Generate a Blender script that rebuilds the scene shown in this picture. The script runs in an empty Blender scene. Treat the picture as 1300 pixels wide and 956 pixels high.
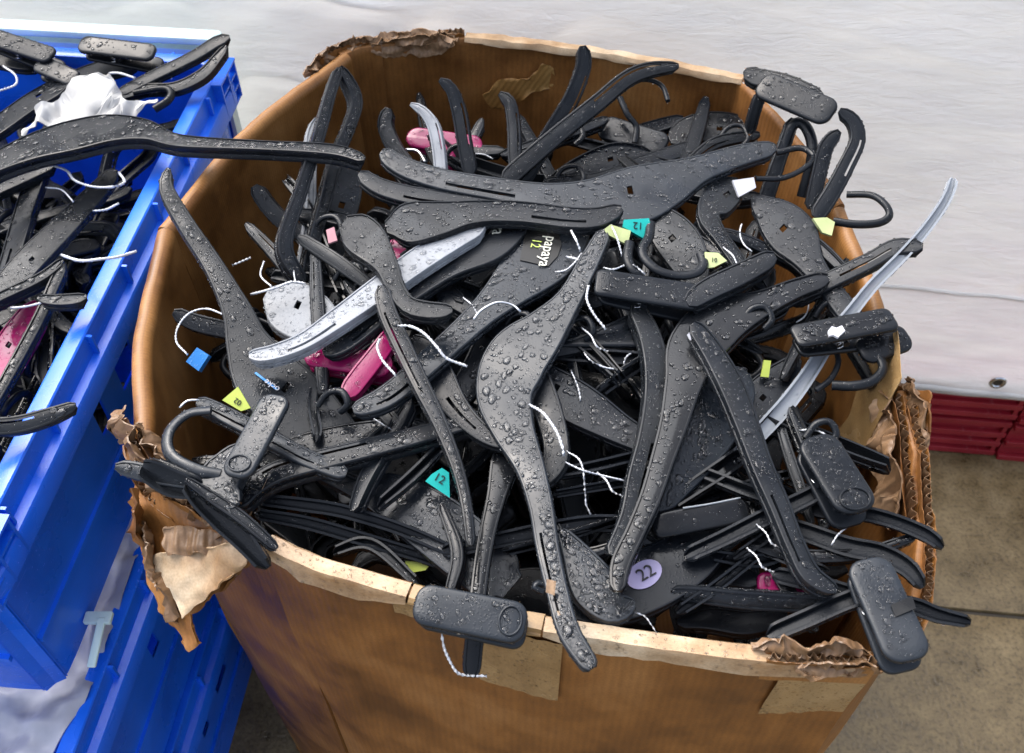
import bpy, bmesh, math, random
import numpy as np
from mathutils import Vector, Matrix, noise as mnoise

random.seed(7)
rng = np.random.default_rng(7)
S = bpy.context.scene
COL = S.collection

# ------------------------------------------------------------------ camera, world, sun, exposure
FPX, CX, CY = 1264.0, 650.0, 478.0          # focal length and centre in photograph pixels (1300 x 956)
PITCH = math.radians(50)
CAMZ, RIM = 1.58, 0.84                      # eye height, height of the box rim above the pavement
cam_d = bpy.data.cameras.new('camera')
cam = bpy.data.objects.new('camera', cam_d)
COL.objects.link(cam)
cam.location = (0, 0, CAMZ)
cam.rotation_euler = (math.radians(90) - PITCH, 0, 0)
cam_d.sensor_width = 36.0
cam_d.lens = 36.0 * FPX / 1300.0
cam_d.clip_start, cam_d.clip_end = 0.02, 600
cam_d.dof.use_dof = True
cam_d.dof.focus_distance = 0.97
cam_d.dof.aperture_fstop = 10.0
S.camera = cam

SUN_EL, SUN_AZ = math.radians(54), math.radians(-42)   # azimuth from +Y towards +X
world = bpy.data.worlds.new('World')
S.world = world
world.use_nodes = True
wn = world.node_tree.nodes
sky = wn.new('ShaderNodeTexSky')
sky.sky_type = 'NISHITA'
sky.sun_disc = False
sky.sun_elevation = SUN_EL
sky.sun_rotation = SUN_AZ
sky.air_density, sky.dust_density, sky.ozone_density = 1.0, 5.0, 1.0
hsv = wn.new('ShaderNodeHueSaturation')
hsv.inputs['Saturation'].default_value = 0.6
world.node_tree.links.new(sky.outputs[0], hsv.inputs['Color'])
world.node_tree.links.new(hsv.outputs[0], wn['Background'].inputs[0])
wn['Background'].inputs[1].default_value = 0.15
sun_d = bpy.data.lights.new('sun', 'SUN')
sun_d.energy, sun_d.angle, sun_d.color = 1.15, math.radians(62), (0.94, 0.97, 1.0)
sun = bpy.data.objects.new('sun', sun_d)
COL.objects.link(sun)
sd = Vector((math.sin(SUN_AZ) * math.cos(SUN_EL), math.cos(SUN_AZ) * math.cos(SUN_EL), math.sin(SUN_EL)))
sun.rotation_euler = sd.to_track_quat('Z', 'Y').to_euler()
S.view_settings.view_transform = 'Standard'
S.view_settings.look = 'None'
S.view_settings.exposure = 1.25
S.view_settings.gamma = 1
S.view_settings.use_curve_mapping = False

# ------------------------------------------------------------------ measuring helpers
FW = np.array((0, math.cos(PITCH), -math.sin(PITCH)))
UP = np.array((0, math.sin(PITCH), math.cos(PITCH)))
RT = np.array((1.0, 0, 0))
CAM = np.array((0, 0, CAMZ))


def ray(x, y):
    return FW + RT * ((x - CX) / FPX) + UP * ((CY - y) / FPX)


def U(x, y, z):
    """the point on the level z metres above the box rim that lies along a measured direction"""
    d = ray(x, y)
    return CAM + d * ((RIM + z - CAMZ) / d[2])


def on_plane(x, y, p0, n):
    d = ray(x, y)
    den = d @ n
    if abs(den) < 0.08:
        den = math.copysign(0.08, den)
    return CAM + d * (((p0 - CAM) @ n) / den)


def unit(v):
    v = np.asarray(v, float)
    return v / (np.linalg.norm(v) + 1e-12)


def spline(pts, step):
    """Catmull-Rom through rows of numbers, resampled about every `step` in the first two or three columns"""
    P = np.array(pts, float)
    if len(P) == 2:
        n = max(6, int(np.linalg.norm(P[1, :2] - P[0, :2]) / step))
        t = np.linspace(0, 1, n)[:, None]
        return P[0] * (1 - t) + P[1] * t
    Q = np.vstack([2 * P[0] - P[1], P, 2 * P[-1] - P[-2]])
    out = []
    for i in range(1, len(Q) - 2):
        n = max(2, int(np.linalg.norm(Q[i + 1, :2] - Q[i, :2]) / step))
        for t in np.arange(n) / n:
            a, b, c, d = Q[i - 1], Q[i], Q[i + 1], Q[i + 2]
            out.append(0.5 * (2 * b + (c - a) * t + (2 * a - 5 * b + 4 * c - d) * t * t + (3 * b - a - 3 * c + d) * t ** 3))
    out.append(P[-1])
    return np.array(out)


# ------------------------------------------------------------------ materials
def new_mat(name):
    m = bpy.data.materials.new(name)
    m.use_nodes = True
    nt = m.node_tree
    b = nt.nodes['Principled BSDF']
    return m, nt, b


def N(nt, t, **kw):
    n = nt.nodes.new(t)
    for k, v in kw.items():
        if k in n.inputs:
            n.inputs[k].default_value = v
        else:
            setattr(n, k, v)
    return n


def ramp(nt, fac, stops):
    r = nt.nodes.new('ShaderNodeValToRGB')
    e = r.color_ramp.elements
    while len(e) < len(stops):
        e.new(0.5)
    for i, (p, c) in enumerate(stops):
        e[i].position = p
        e[i].color = (*c, 1) if len(c) == 3 else c
    nt.links.new(fac, r.inputs[0])
    return r


def plastic(name, col, rough=0.42, spec=0.42, wet=1.0, bump=0.16):
    """moulded plastic under a film of fine drizzle: colour drift, patchy gloss and tiny beads as relief"""
    m, nt, b = new_mat(name)
    L = nt.links.new
    tc = N(nt, 'ShaderNodeTexCoord')
    n1 = N(nt, 'ShaderNodeTexNoise', Scale=22.0, Detail=4.0)
    L(tc.outputs['Object'], n1.inputs['Vector'])
    dark = tuple(c * 0.75 for c in col)
    lite = tuple(min(1, c * 1.2 + 0.004) for c in col)
    r = ramp(nt, n1.outputs['Fac'], [(0.3, dark), (0.7, lite)])
    L(r.outputs[0], b.inputs['Base Color'])
    n2 = N(nt, 'ShaderNodeTexNoise', Scale=14.0, Detail=3.0)
    L(tc.outputs['Object'], n2.inputs['Vector'])
    rr = ramp(nt, n2.outputs['Fac'], [(0.40, (rough * 0.35,) * 3), (0.47, (rough * 0.9,) * 3), (0.7, (min(1, rough * 1.25),) * 3)])
    L(rr.outputs[0], b.inputs['Roughness'])
    b.inputs['Specular IOR Level'].default_value = spec
    v = N(nt, 'ShaderNodeTexVoronoi', Scale=430.0)
    L(tc.outputs['Object'], v.inputs['Vector'])
    bead = ramp(nt, v.outputs['Distance'], [(0.18, (1, 1, 1)), (0.42, (0, 0, 0))])
    gate = N(nt, 'ShaderNodeTexNoise', Scale=60.0, Detail=2.0)
    L(tc.outputs['Object'], gate.inputs['Vector'])
    gr = ramp(nt, gate.outputs['Fac'], [(0.42, (0, 0, 0)), (0.58, (1, 1, 1))])
    mul = N(nt, 'ShaderNodeMath', operation='MULTIPLY')
    L(bead.outputs[0], mul.inputs[0])
    L(gr.outputs[0], mul.inputs[1])
    fine = N(nt, 'ShaderNodeTexNoise', Scale=1500.0, Detail=1.0)
    L(tc.outputs['Object'], fine.inputs['Vector'])
    add = N(nt, 'ShaderNodeMath', operation='MULTIPLY_ADD')
    L(fine.outputs['Fac'], add.inputs[0])
    add.inputs[1].default_value = 0.12
    L(mul.outputs[0], add.inputs[2])
    bp = N(nt, 'ShaderNodeBump', Strength=bump * wet, Distance=0.0009)
    L(add.outputs[0], bp.inputs['Height'])
    L(bp.outputs[0], b.inputs['Normal'])
    return m


def water(name, col):
    """a clear bead lying on plastic: the plastic's colour under a mirror-smooth skin"""
    m, nt, b = new_mat(name)
    b.inputs['Base Color'].default_value = (0.97, 0.98, 1, 1)
    b.inputs['Roughness'].default_value = 0.0
    b.inputs['IOR'].default_value = 1.333
    b.inputs['Transmission Weight'].default_value = 1.0
    return m


BLK = (0.008, 0.010, 0.0135)
M = {
    'black': plastic('black plastic', BLK, 0.34, spec=0.24),
    'black_dry': plastic('black plastic with a finer film of rain', (0.009, 0.011, 0.014), 0.46, spec=0.3, bump=0.22),
    'gloss': plastic('glossy wet black plastic', (0.006, 0.007, 0.009), 0.22, spec=0.3, bump=0.05),
    'grey': plastic('grey plastic', (0.20, 0.212, 0.23), 0.4),
    'silver': plastic('silver grey plastic', (0.27, 0.285, 0.31), 0.36),
    'charcoal': plastic('charcoal plastic', (0.013, 0.017, 0.023), 0.36, spec=0.38),
    'magenta': plastic('magenta plastic', (0.24, 0.003, 0.075), 0.28),
    'teal': plastic('turquoise plastic', (0.01, 0.42, 0.38), 0.4, bump=0.1),
    'lime': plastic('yellow green plastic', (0.42, 0.50, 0.09), 0.45, bump=0.1),
    'palelime': plastic('pale lime plastic', (0.52, 0.58, 0.27), 0.45, bump=0.1),
    'whiteplastic': plastic('white plastic', (0.6, 0.6, 0.64), 0.4, bump=0.1),
    'lilac': plastic('pale lilac print', (0.40, 0.35, 0.55), 0.45, bump=0.1),
    'pink': plastic('pale pink plastic', (0.55, 0.28, 0.31), 0.4, bump=0.1),
    'bluetag': plastic('sky blue plastic', (0.03, 0.2, 0.55), 0.5, bump=0.3),
    'w_black': water('water bead on black', (0.014, 0.015, 0.018)),
    'w_grey': water('water bead on grey', (0.33, 0.35, 0.38)),
    'w_magenta': water('water bead on magenta', (0.3, 0.01, 0.1)),
    'w_blue': water('water bead on blue', (0.01, 0.07, 0.6)),
    'w_tan': water('water bead on brown card', (0.3, 0.19, 0.08)),
    'print': plastic('black print', (0.012, 0.012, 0.012), 0.5, bump=0.0),
    'creamprint': plastic('cream print', (0.75, 0.74, 0.62), 0.5, bump=0.0),
    'limeprint': plastic('lime print', (0.5, 0.62, 0.14), 0.5, bump=0.0),
    'blueprint': plastic('blue print', (0.05, 0.25, 0.6), 0.5, bump=0.0),
}
WATER_OF = {'grey': 'w_grey', 'silver': 'w_grey', 'magenta': 'w_magenta'}


def mat_clear():
    m, nt, b = new_mat('clear plastic')
    b.inputs['Base Color'].default_value = (0.42, 0.45, 0.49, 1)
    b.inputs['Roughness'].default_value = 0.14
    b.inputs['Transmission Weight'].default_value = 0.35
    b.inputs['IOR'].default_value = 1.45
    return m


def mat_string():
    m, nt, b = new_mat('white cord')
    tc = N(nt, 'ShaderNodeTexCoord')
    n = N(nt, 'ShaderNodeTexNoise', Scale=120.0)
    nt.links.new(tc.outputs['Object'], n.inputs['Vector'])
    r = ramp(nt, n.outputs['Fac'], [(0.3, (0.58, 0.6, 0.66)), (0.6, (0.76, 0.77, 0.79))])
    nt.links.new(r.outputs[0], b.inputs['Base Color'])
    b.inputs['Roughness'].default_value = 0.55
    return m


def mat_metal():
    m, nt, b = new_mat('steel wire')
    b.inputs['Base Color'].default_value = (0.6, 0.61, 0.63, 1)
    b.inputs['Metallic'].default_value = 1
    b.inputs['Roughness'].default_value = 0.25
    return m


def mat_card(name, base, dark, light, bump=0.5, flute=0.0075, rough=0.5):
    """wet corrugated card: UV is metres along the wall and up it"""
    m, nt, b = new_mat(name)
    L = nt.links.new
    uv = N(nt, 'ShaderNodeUVMap')
    n1 = N(nt, 'ShaderNodeTexNoise', Scale=7.0, Detail=6.0, Roughness=0.6)
    mp = N(nt, 'ShaderNodeMapping')
    mp.inputs['Scale'].default_value = (1.1, 1.0, 1)
    L(uv.outputs[0], mp.inputs['Vector'])
    L(mp.outputs[0], n1.inputs['Vector'])
    r1 = ramp(nt, n1.outputs['Fac'], [(0.36, tuple(c * .85 for c in dark)), (0.46, tuple(.5 * a + .5 * b_ for a, b_ in zip(dark, base))), (0.54, base), (0.70, light)])
    w = N(nt, 'ShaderNodeTexWave', wave_type='BANDS', bands_direction='X', Scale=1.0 / flute / 3.14, Distortion=0.6, Detail=2.0)
    w.inputs['Detail Scale'].default_value = 0.3
    L(uv.outputs[0], w.inputs['Vector'])
    w2 = N(nt, 'ShaderNodeTexNoise', Scale=30.0, Detail=3.0)
    mp2 = N(nt, 'ShaderNodeMapping')
    mp2.inputs['Scale'].default_value = (1.6, 0.5, 1)
    L(uv.outputs[0], mp2.inputs['Vector'])
    L(mp2.outputs[0], w2.inputs['Vector'])
    mx = N(nt, 'ShaderNodeMix', data_type='RGBA', blend_type='MULTIPLY')
    mx.inputs['Factor'].default_value = 0.32
    L(r1.outputs[0], mx.inputs['A'])
    rs = ramp(nt, w2.outputs['Fac'], [(0.35, (0.5, 0.45, 0.4)), (0.6, (1, 1, 1))])
    L(rs.outputs[0], mx.inputs['B'])
    mx2 = N(nt, 'ShaderNodeMix', data_type='RGBA', blend_type='MULTIPLY')
    mx2.inputs['Factor'].default_value = 0.10
    L(mx.outputs['Result'], mx2.inputs['A'])
    L(w.outputs['Color'], mx2.inputs['B'])
    fib = N(nt, 'ShaderNodeTexNoise', Scale=420.0, Detail=3.0)
    L(uv.outputs[0], fib.inputs['Vector'])
    rf = ramp(nt, fib.outputs['Fac'], [(0.3, (0.75, 0.72, 0.68)), (0.65, (1.1, 1.1, 1.08))])
    mx3 = N(nt, 'ShaderNodeMix', data_type='RGBA', blend_type='MULTIPLY')
    mx3.inputs['Factor'].default_value = 0.6
    L(mx2.outputs['Result'], mx3.inputs['A'])
    L(rf.outputs[0], mx3.inputs['B'])
    L(mx3.outputs['Result'], b.inputs['Base Color'])
    rr = ramp(nt, n1.outputs['Fac'], [(0.35, (rough * 0.7,) * 3), (0.65, (rough * 1.3,) * 3)])
    L(rr.outputs[0], b.inputs['Roughness'])
    ad = N(nt, 'ShaderNodeMath', operation='MULTIPLY_ADD')
    L(fib.outputs['Fac'], ad.inputs[0])
    ad.inputs[1].default_value = 0.25
    L(w.outputs['Fac'], ad.inputs[2])
    bp = N(nt, 'ShaderNodeBump', Strength=bump, Distance=0.0009)
    L(ad.outputs[0], bp.inputs['Height'])
    L(bp.outputs[0], b.inputs['Normal'])
    return m


M['clear'] = mat_clear()
M['string'] = mat_string()
M['metal'] = mat_metal()
M['card'] = mat_card('wet brown card', (0.30, 0.125, 0.027), (0.17, 0.065, 0.014), (0.40, 0.19, 0.055), rough=0.6, bump=0.2)
M['card_roll'] = mat_card('damp brown card fold', (0.36, 0.165, 0.045), (0.22, 0.09, 0.022), (0.46, 0.23, 0.075), bump=0.12, flute=0.004)
M['card_torn'] = mat_card('torn card paper', (0.33, 0.20, 0.11), (0.19, 0.105, 0.05), (0.48, 0.33, 0.21), bump=0.6, flute=0.006)
M['card_cream'] = mat_card('cream torn card edge', (0.62, 0.47, 0.31), (0.42, 0.24, 0.11), (0.80, 0.71, 0.56), bump=0.3, flute=0.05)
M['tape'] = mat_card('brown packing tape', (0.42, 0.27, 0.12), (0.32, 0.19, 0.075), (0.50, 0.35, 0.18), bump=0.1, flute=0.04, rough=0.26)
M['scuff'] = mat_card('pale scuffed card', (0.44, 0.24, 0.07), (0.36, 0.17, 0.045), (0.5, 0.3, 0.1), bump=0.4)


def mat_blue(name, col=(0.008, 0.15, 0.95), rough=0.3):
    m, nt, b = new_mat(name)
    L = nt.links.new
    tc = N(nt, 'ShaderNodeTexCoord')
    n = N(nt, 'ShaderNodeTexNoise', Scale=9.0, Detail=6.0)
    L(tc.outputs['Object'], n.inputs['Vector'])
    r = ramp(nt, n.outputs['Fac'], [(0.3, tuple(c * 0.75 for c in col)), (0.7, tuple(min(1, c * 1.15 + 0.004) for c in col))])
    n2 = N(nt, 'ShaderNodeTexNoise', Scale=260.0, Detail=2.0)
    L(tc.outputs['Object'], n2.inputs['Vector'])
    sc = ramp(nt, n2.outputs['Fac'], [(0.70, (0, 0, 0)), (0.74, (1, 1, 1))])
    mx = N(nt, 'ShaderNodeMix', data_type='RGBA')
    mp = N(nt, 'ShaderNodeMapping')
    mp.inputs['Scale'].default_value = (9.0, 1.0, 22.0)
    mp.inputs['Rotation'].default_value = (0.3, 0.5, 0.2)
    L(tc.outputs['Object'], mp.inputs['Vector'])
    n4 = N(nt, 'ShaderNodeTexNoise', Scale=12.0, Detail=5.0)
    L(mp.outputs[0], n4.inputs['Vector'])
    s4 = ramp(nt, n4.outputs['Fac'], [(0.64, (0, 0, 0)), (0.70, (0.6, 0.6, 0.6))])
    mxs = N(nt, 'ShaderNodeMath', operation='MAXIMUM')
    L(sc.outputs[0], mxs.inputs[0])
    L(s4.outputs[0], mxs.inputs[1])
    L(mxs.outputs[0], mx.inputs['Factor'])
    L(r.outputs[0], mx.inputs['A'])
    mx.inputs['B'].default_value = tuple(min(1, c + 0.07) for c in col) + (1,)
    L(mx.outputs['Result'], b.inputs['Base Color'])
    rr = ramp(nt, n.outputs['Fac'], [(0.3, (rough * 0.6,) * 3), (0.7, (rough * 1.4,) * 3)])
    L(rr.outputs[0], b.inputs['Roughness'])
    bp = N(nt, 'ShaderNodeBump', Strength=0.15, Distance=0.001)
    L(n2.outputs['Fac'], bp.inputs['Height'])
    L(bp.outputs[0], b.inputs['Normal'])
    return m


M['blue'] = mat_blue('blue crate plastic')
M['red'] = mat_blue('dark red crate plastic', (0.26, 0.010, 0.02), 0.35)
M['whitetray'] = mat_blue('white tray plastic', (0.62, 0.80, 0.80), 0.4)


def mat_tarp():
    m, nt, b = new_mat('white woven tarpaulin')
    L = nt.links.new
    tc = N(nt, 'ShaderNodeTexCoord')
    mp = N(nt, 'ShaderNodeMapping')
    mp.inputs['Scale'].default_value = (0.9, 1, 4.0)
    L(tc.outputs['Object'], mp.inputs['Vector'])
    n = N(nt, 'ShaderNodeTexNoise', Scale=3.5, Detail=7.0, Roughness=0.6)
    L(mp.outputs[0], n.inputs['Vector'])
    r = ramp(nt, n.outputs['Fac'], [(0.34, (0.77, 0.77, 0.762)), (0.5, (0.84, 0.838, 0.825)), (0.66, (0.89, 0.885, 0.87))])
    n3 = N(nt, 'ShaderNodeTexNoise', Scale=10.0, Detail=4.0)
    L(tc.outputs['Object'], n3.inputs['Vector'])
    st = ramp(nt, n3.outputs['Fac'], [(0.66, (1, 1, 1)), (0.76, (0.92, 0.86, 0.74))])
    mx = N(nt, 'ShaderNodeMix', data_type='RGBA', blend_type='MULTIPLY')
    mx.inputs['Factor'].default_value = 0.7
    L(r.outputs[0], mx.inputs['A'])
    L(st.outputs[0], mx.inputs['B'])
    L(mx.outputs['Result'], b.inputs['Base Color'])
    b.inputs['Roughness'].default_value = 0.38
    n2 = N(nt, 'ShaderNodeTexNoise', Scale=60.0, Detail=8.0, Roughness=0.66, Distortion=0.6)
    mp2 = N(nt, 'ShaderNodeMapping')
    mp2.inputs['Scale'].default_value = (0.35, 1, 1.5)
    L(tc.outputs['Object'], mp2.inputs['Vector'])
    L(mp2.outputs[0], n2.inputs['Vector'])
    wv = N(nt, 'ShaderNodeTexWave', wave_type='BANDS', bands_direction='Z', Scale=180.0)
    L(tc.outputs['Object'], wv.inputs['Vector'])
    ad = N(nt, 'ShaderNodeMath', operation='MULTIPLY_ADD')
    L(wv.outputs['Fac'], ad.inputs[0])
    ad.inputs[1].default_value = 0.05
    L(n2.outputs['Fac'], ad.inputs[2])
    bp = N(nt, 'ShaderNodeBump', Strength=0.8, Distance=0.006)
    L(ad.outputs[0], bp.inputs['Height'])
    L(bp.outputs[0], b.inputs['Normal'])
    tl = N(nt, 'ShaderNodeBsdfTranslucent')
    L(mx.outputs['Result'], tl.inputs['Color'])
    ms = N(nt, 'ShaderNodeMixShader')
    ms.inputs[0].default_value = 0.30
    L(b.outputs[0], ms.inputs[1])
    L(tl.outputs[0], ms.inputs[2])
    L(ms.outputs[0], nt.nodes['Material Output'].inputs['Surface'])
    return m


def mat_paving(name='wet stone paving'):
    m, nt, b = new_mat(name)
    L = nt.links.new
    tc = N(nt, 'ShaderNodeTexCoord')
    n = N(nt, 'ShaderNodeTexNoise', Scale=14.0, Detail=8.0, Roughness=0.7)
    L(tc.outputs['Object'], n.inputs['Vector'])
    r = ramp(nt, n.outputs['Fac'], [(0.3, (0.075, 0.054, 0.024)), (0.5, (0.155, 0.113, 0.055)), (0.7, (0.225, 0.17, 0.09))])
    v = N(nt, 'ShaderNodeTexNoise', Scale=160.0, Detail=4.0)
    L(tc.outputs['Object'], v.inputs['Vector'])
    rv = ramp(nt, v.outputs['Fac'], [(0.33, (0.35, 0.33, 0.3)), (0.5, (1, 1, 1)), (0.72, (1.25, 1.22, 1.15))])
    mx = N(nt, 'ShaderNodeMix', data_type='RGBA', blend_type='MULTIPLY')
    mx.inputs['Factor'].default_value = 0.55
    L(r.outputs[0], mx.inputs['A'])
    L(rv.outputs[0], mx.inputs['B'])
    L(mx.outputs['Result'], b.inputs['Base Color'])
    rr = ramp(nt, n.outputs['Fac'], [(0.35, (0.25,) * 3), (0.6, (0.6,) * 3)])
    L(rr.outputs[0], b.inputs['Roughness'])
    bp = N(nt, 'ShaderNodeBump', Strength=0.5, Distance=0.003)
    L(v.outputs['Fac'], bp.inputs['Height'])
    L(bp.outputs[0], b.inputs['Normal'])
    return m


M['tarp'] = mat_tarp()
M['paving'] = mat_paving()


def flat(name, col, rough=0.6):
    m, nt, b = new_mat(name)
    tc = N(nt, 'ShaderNodeTexCoord')
    n = N(nt, 'ShaderNodeTexNoise', Scale=30.0, Detail=4.0)
    nt.links.new(tc.outputs['Object'], n.inputs['Vector'])
    r = ramp(nt, n.outputs['Fac'], [(0.3, tuple(c * 0.8 for c in col)), (0.7, tuple(min(1, c * 1.1) for c in col))])
    nt.links.new(r.outputs[0], b.inputs['Base Color'])
    b.inputs['Roughness'].default_value = rough
    return m


M['soil'] = flat('dark wet joint filling', (0.04, 0.032, 0.022))
M['cloth'] = flat('white wet cloth', (0.56, 0.55, 0.53), 0.7)
M['film'] = flat('white plastic film', (0.42, 0.43, 0.50), 0.35)
M['eyelet'] = M['metal']


# ------------------------------------------------------------------ object helpers
def link_mesh(name, V, F, mat, parent=None, smooth=True, sharp=38, uv=None, kind=None):
    """one mesh object; vertices are given in world space and stored relative to the parent's place"""
    V = np.asarray(V, float)
    off = np.array(parent_place(parent)) if parent is not None else np.zeros(3)
    me = bpy.data.meshes.new(name)
    me.from_pydata((V - off).tolist(), [], F)
    if uv is not None:
        lay = me.uv_layers.new(name='UVMap')
        li = np.empty(len(me.loops), int)
        me.loops.foreach_get('vertex_index', li)
        lay.data.foreach_set('uv', np.asarray(uv, float)[li].ravel())
    me.materials.append(M[mat] if isinstance(mat, str) else mat)
    if smooth:
        me.polygons.foreach_set('use_smooth', [True] * len(me.polygons))
        if sharp:
            me.set_sharp_from_angle(angle=math.radians(sharp))
    me.update()
    o = bpy.data.objects.new(name, me)
    COL.objects.link(o)
    if parent is not None:
        o.parent = parent
    if kind:
        o['kind'] = kind
    return o


def parent_place(o):
    p = Vector((0, 0, 0))
    while o is not None:
        p = p + o.location
        o = o.parent
    return p


def thing(name, label, cat, loc, group=None):
    o = bpy.data.objects.new(name, None)
    o.empty_display_size = 0.02
    COL.objects.link(o)
    o.location = tuple(float(c) for c in loc)
    o['label'], o['category'] = label, cat
    if group:
        o['group'] = group
    return o


class Mesh:
    def __init__(s):
        s.V, s.F = [], []

    def add(s, V, F):
        b = len(s.V)
        s.V.extend(np.asarray(V, float).tolist())
        s.F.extend([tuple(i + b for i in f) for f in F])

    def box(s, c, x, y, z):
        c, x, y, z = (np.asarray(a, float) for a in (c, x, y, z))
        V = [c + i * x + j * y + k * z for i in (-1, 1) for j in (-1, 1) for k in (-1, 1)]
        s.add(V, [(0, 1, 3, 2), (4, 6, 7, 5), (0, 4, 5, 1), (2, 3, 7, 6), (0, 2, 6, 4), (1, 5, 7, 3)])


# ---- drops of rain: low domes scattered on a surface, one mesh per wet thing
def dome(seg, rings):
    V, F = [], []
    for k in range(rings):
        a = math.pi / 2 * k / rings
        for i in range(seg):
            t = 2 * math.pi * i / seg
            V.append((math.cos(t) * math.cos(a) ** 0.8, math.sin(t) * math.cos(a) ** 0.8, math.sin(a)))
    V.append((0, 0, 1))
    for k in range(rings - 1):
        for i in range(seg):
            j = (i + 1) % seg
            F.append((k * seg + i, k * seg + j, (k + 1) * seg + j, (k + 1) * seg + i))
    for i in range(seg):
        F.append(((rings - 1) * seg + i, (rings - 1) * seg + (i + 1) % seg, rings * seg))
    return np.array(V), F


DOME_S, DOME_M, DOME_L = dome(6, 2), dome(9, 3), dome(14, 4)


class Drops:
    def __init__(s):
        s.items = []

    def add(s, p, n, r, stretch=None):
        s.items.append((np.asarray(p, float), unit(n), r, stretch))

    def build(s, mat, parent):
        if not s.items:
            return None
        m = Mesh()
        for p, n, r, st in s.items:
            V, F = DOME_S if r < 0.0011 else DOME_M if r < 0.0024 else DOME_L
            a = unit(np.cross(n, (0.31, 0.77, 0.55)))
            if st is not None:
                a = unit(st - n * (st @ n))
            b = np.cross(n, a)
            sx = r * (1.0 if st is None else random.uniform(1.0, 1.7))
            sy = r * random.uniform(0.85, 1.05)
            h = r * random.uniform(0.36, 0.6)
            W = V.copy()
            if r >= 0.0024:                                     # big drops are never quite round
                ph = random.uniform(0, 6.28)
                t = np.arctan2(V[:, 1], V[:, 0])
                k = 1 + 0.10 * np.sin(2 * t + ph) + 0.07 * np.sin(3 * t - ph)
                W[:, 0] *= k
                W[:, 1] *= k
            m.add(p - n * r * 0.12 + np.outer(W[:, 0] * sx, a) + np.outer(W[:, 1] * sy, b) + np.outer(W[:, 2] * h, n), F)
        return link_mesh('water_droplets', m.V, m.F, mat, parent, sharp=0, kind='stuff')


def drop_r(big=1.0):
    """many small, few large"""
    return min(0.0042, 0.00060 * (1 - random.random() * 0.985) ** -0.48 * big)


# ---- a moulded hanger arm: a channel section swept along a centre line
def channel(C, X, n, w, d=0.009, wall=0.0022, bev=0.0016, slots=(), crown=0.0006, round_ends=(True, True), lip=0.0):
    """C centres, X unit width directions, n face normal, w widths (m). Face looks along n, flanges hang the other way."""
    C, X, w = np.asarray(C), np.asarray(X), np.asarray(w).copy()
    ns = len(C)
    s = np.concatenate([[0], np.cumsum(np.linalg.norm(np.diff(C, axis=0), axis=1))])
    dsc = np.ones(ns)
    d0 = d
    for e, flag in ((0, round_ends[0]), (1, round_ends[1])):
        if flag:
            dist = s if e == 0 else s[-1] - s
            rad = max(0.004, 0.5 * w[0 if e == 0 else -1])
            t = np.clip(dist / rad, 0, 1)
            q_ = np.maximum(0.5, np.sqrt(np.clip(1 - (1 - t) ** 2, 0, 1)))
            w = w * q_
            dsc = dsc * np.clip((q_ - .5) * 2 * .8 + .2, 0, 1)
    K = 6                                                        # strips across the face
    us = np.linspace(-1, 1, K + 1)
    V = []
    NL = 9                                                       # points up each outer edge: groove in the flange, raised lip
    for i in range(ns):
        h = w[i] / 2
        d = max(d0 * dsc[i], wall * 1.3)
        be, wa, lw, gr = min(bev, h * 0.4), min(wall, h * 0.4), min(0.0024, h * 0.36), min(0.0009, h * 0.2)
        left = [(-h, -d), (-h, -d * .66), (-h + gr, -d * .60), (-h + gr, -d * .47), (-h, -d * .41), (-h, -be), (-h + be * .35, lip - be * .25), (-h + be, lip), (-h + lw, lip)]
        g = h - lw - 0.0004
        prof = left + [(g * u, -crown * u * u) for u in us] + [(-u, v) for u, v in left[::-1]]
        prof += [(h - wa, -d), (h - wa, -wa)] + [((h - wa) * u, -wa - crown) for u in us[::-1][1:-1]] + [(-h + wa, -wa), (-h + wa, -d)]
        V.append([C[i] + X[i] * u + n * v for u, v in prof])
    P = len(V[0])
    V = np.array(V).reshape(-1, 3)
    o0 = NL                                                      # first outer face vertex
    i0 = 2 * NL + K + 1 + 1
    inner = list(range(i0, i0 + K + 1))                          # inner face, from +u to -u
    F = []
    sl = {}
    for col, a, b in slots:
        for i in range(int(a * (ns - 1)), max(int(a * (ns - 1)) + 1, int(b * (ns - 1)))):
            sl.setdefault(i, set()).add(col)
    for i in range(ns - 1):
        cut = sl.get(i, ())
        for j in range(P):
            k = (j + 1) % P
            if o0 <= j < o0 + K and (j - o0) in cut:
                continue
            if j in inner[:-1] and (K - 1 - (j - inner[0])) in cut:
                continue
            F.append((i * P + j, i * P + k, (i + 1) * P + k, (i + 1) * P + j))
        for c in cut:                                             # walls of the cut
            ou, iu = o0 + c, inner[K - c]
            ov, iv = o0 + c + 1, inner[K - c - 1]
            F.append((i * P + ou, (i + 1) * P + ou, (i + 1) * P + iu, i * P + iu))
            F.append((i * P + ov, i * P + iv, (i + 1) * P + iv, (i + 1) * P + ov))
    for e in (0, ns - 1):                                         # caps
        b = e * P
        q = [tuple(range(NL + 1)) + (inner[K], P - 1)]
        for c in range(K):
            q.append((o0 + c, o0 + c + 1, inner[K - c - 1], inner[K - c]))
        q.append(tuple(range(o0 + K, o0 + K + NL + 1)) + (i0 - 1, inner[0]))
        for f in q:
            f = tuple(b + x for x in f)
            F.append(f if e else f[::-1])
    return V, F, w, s


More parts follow.
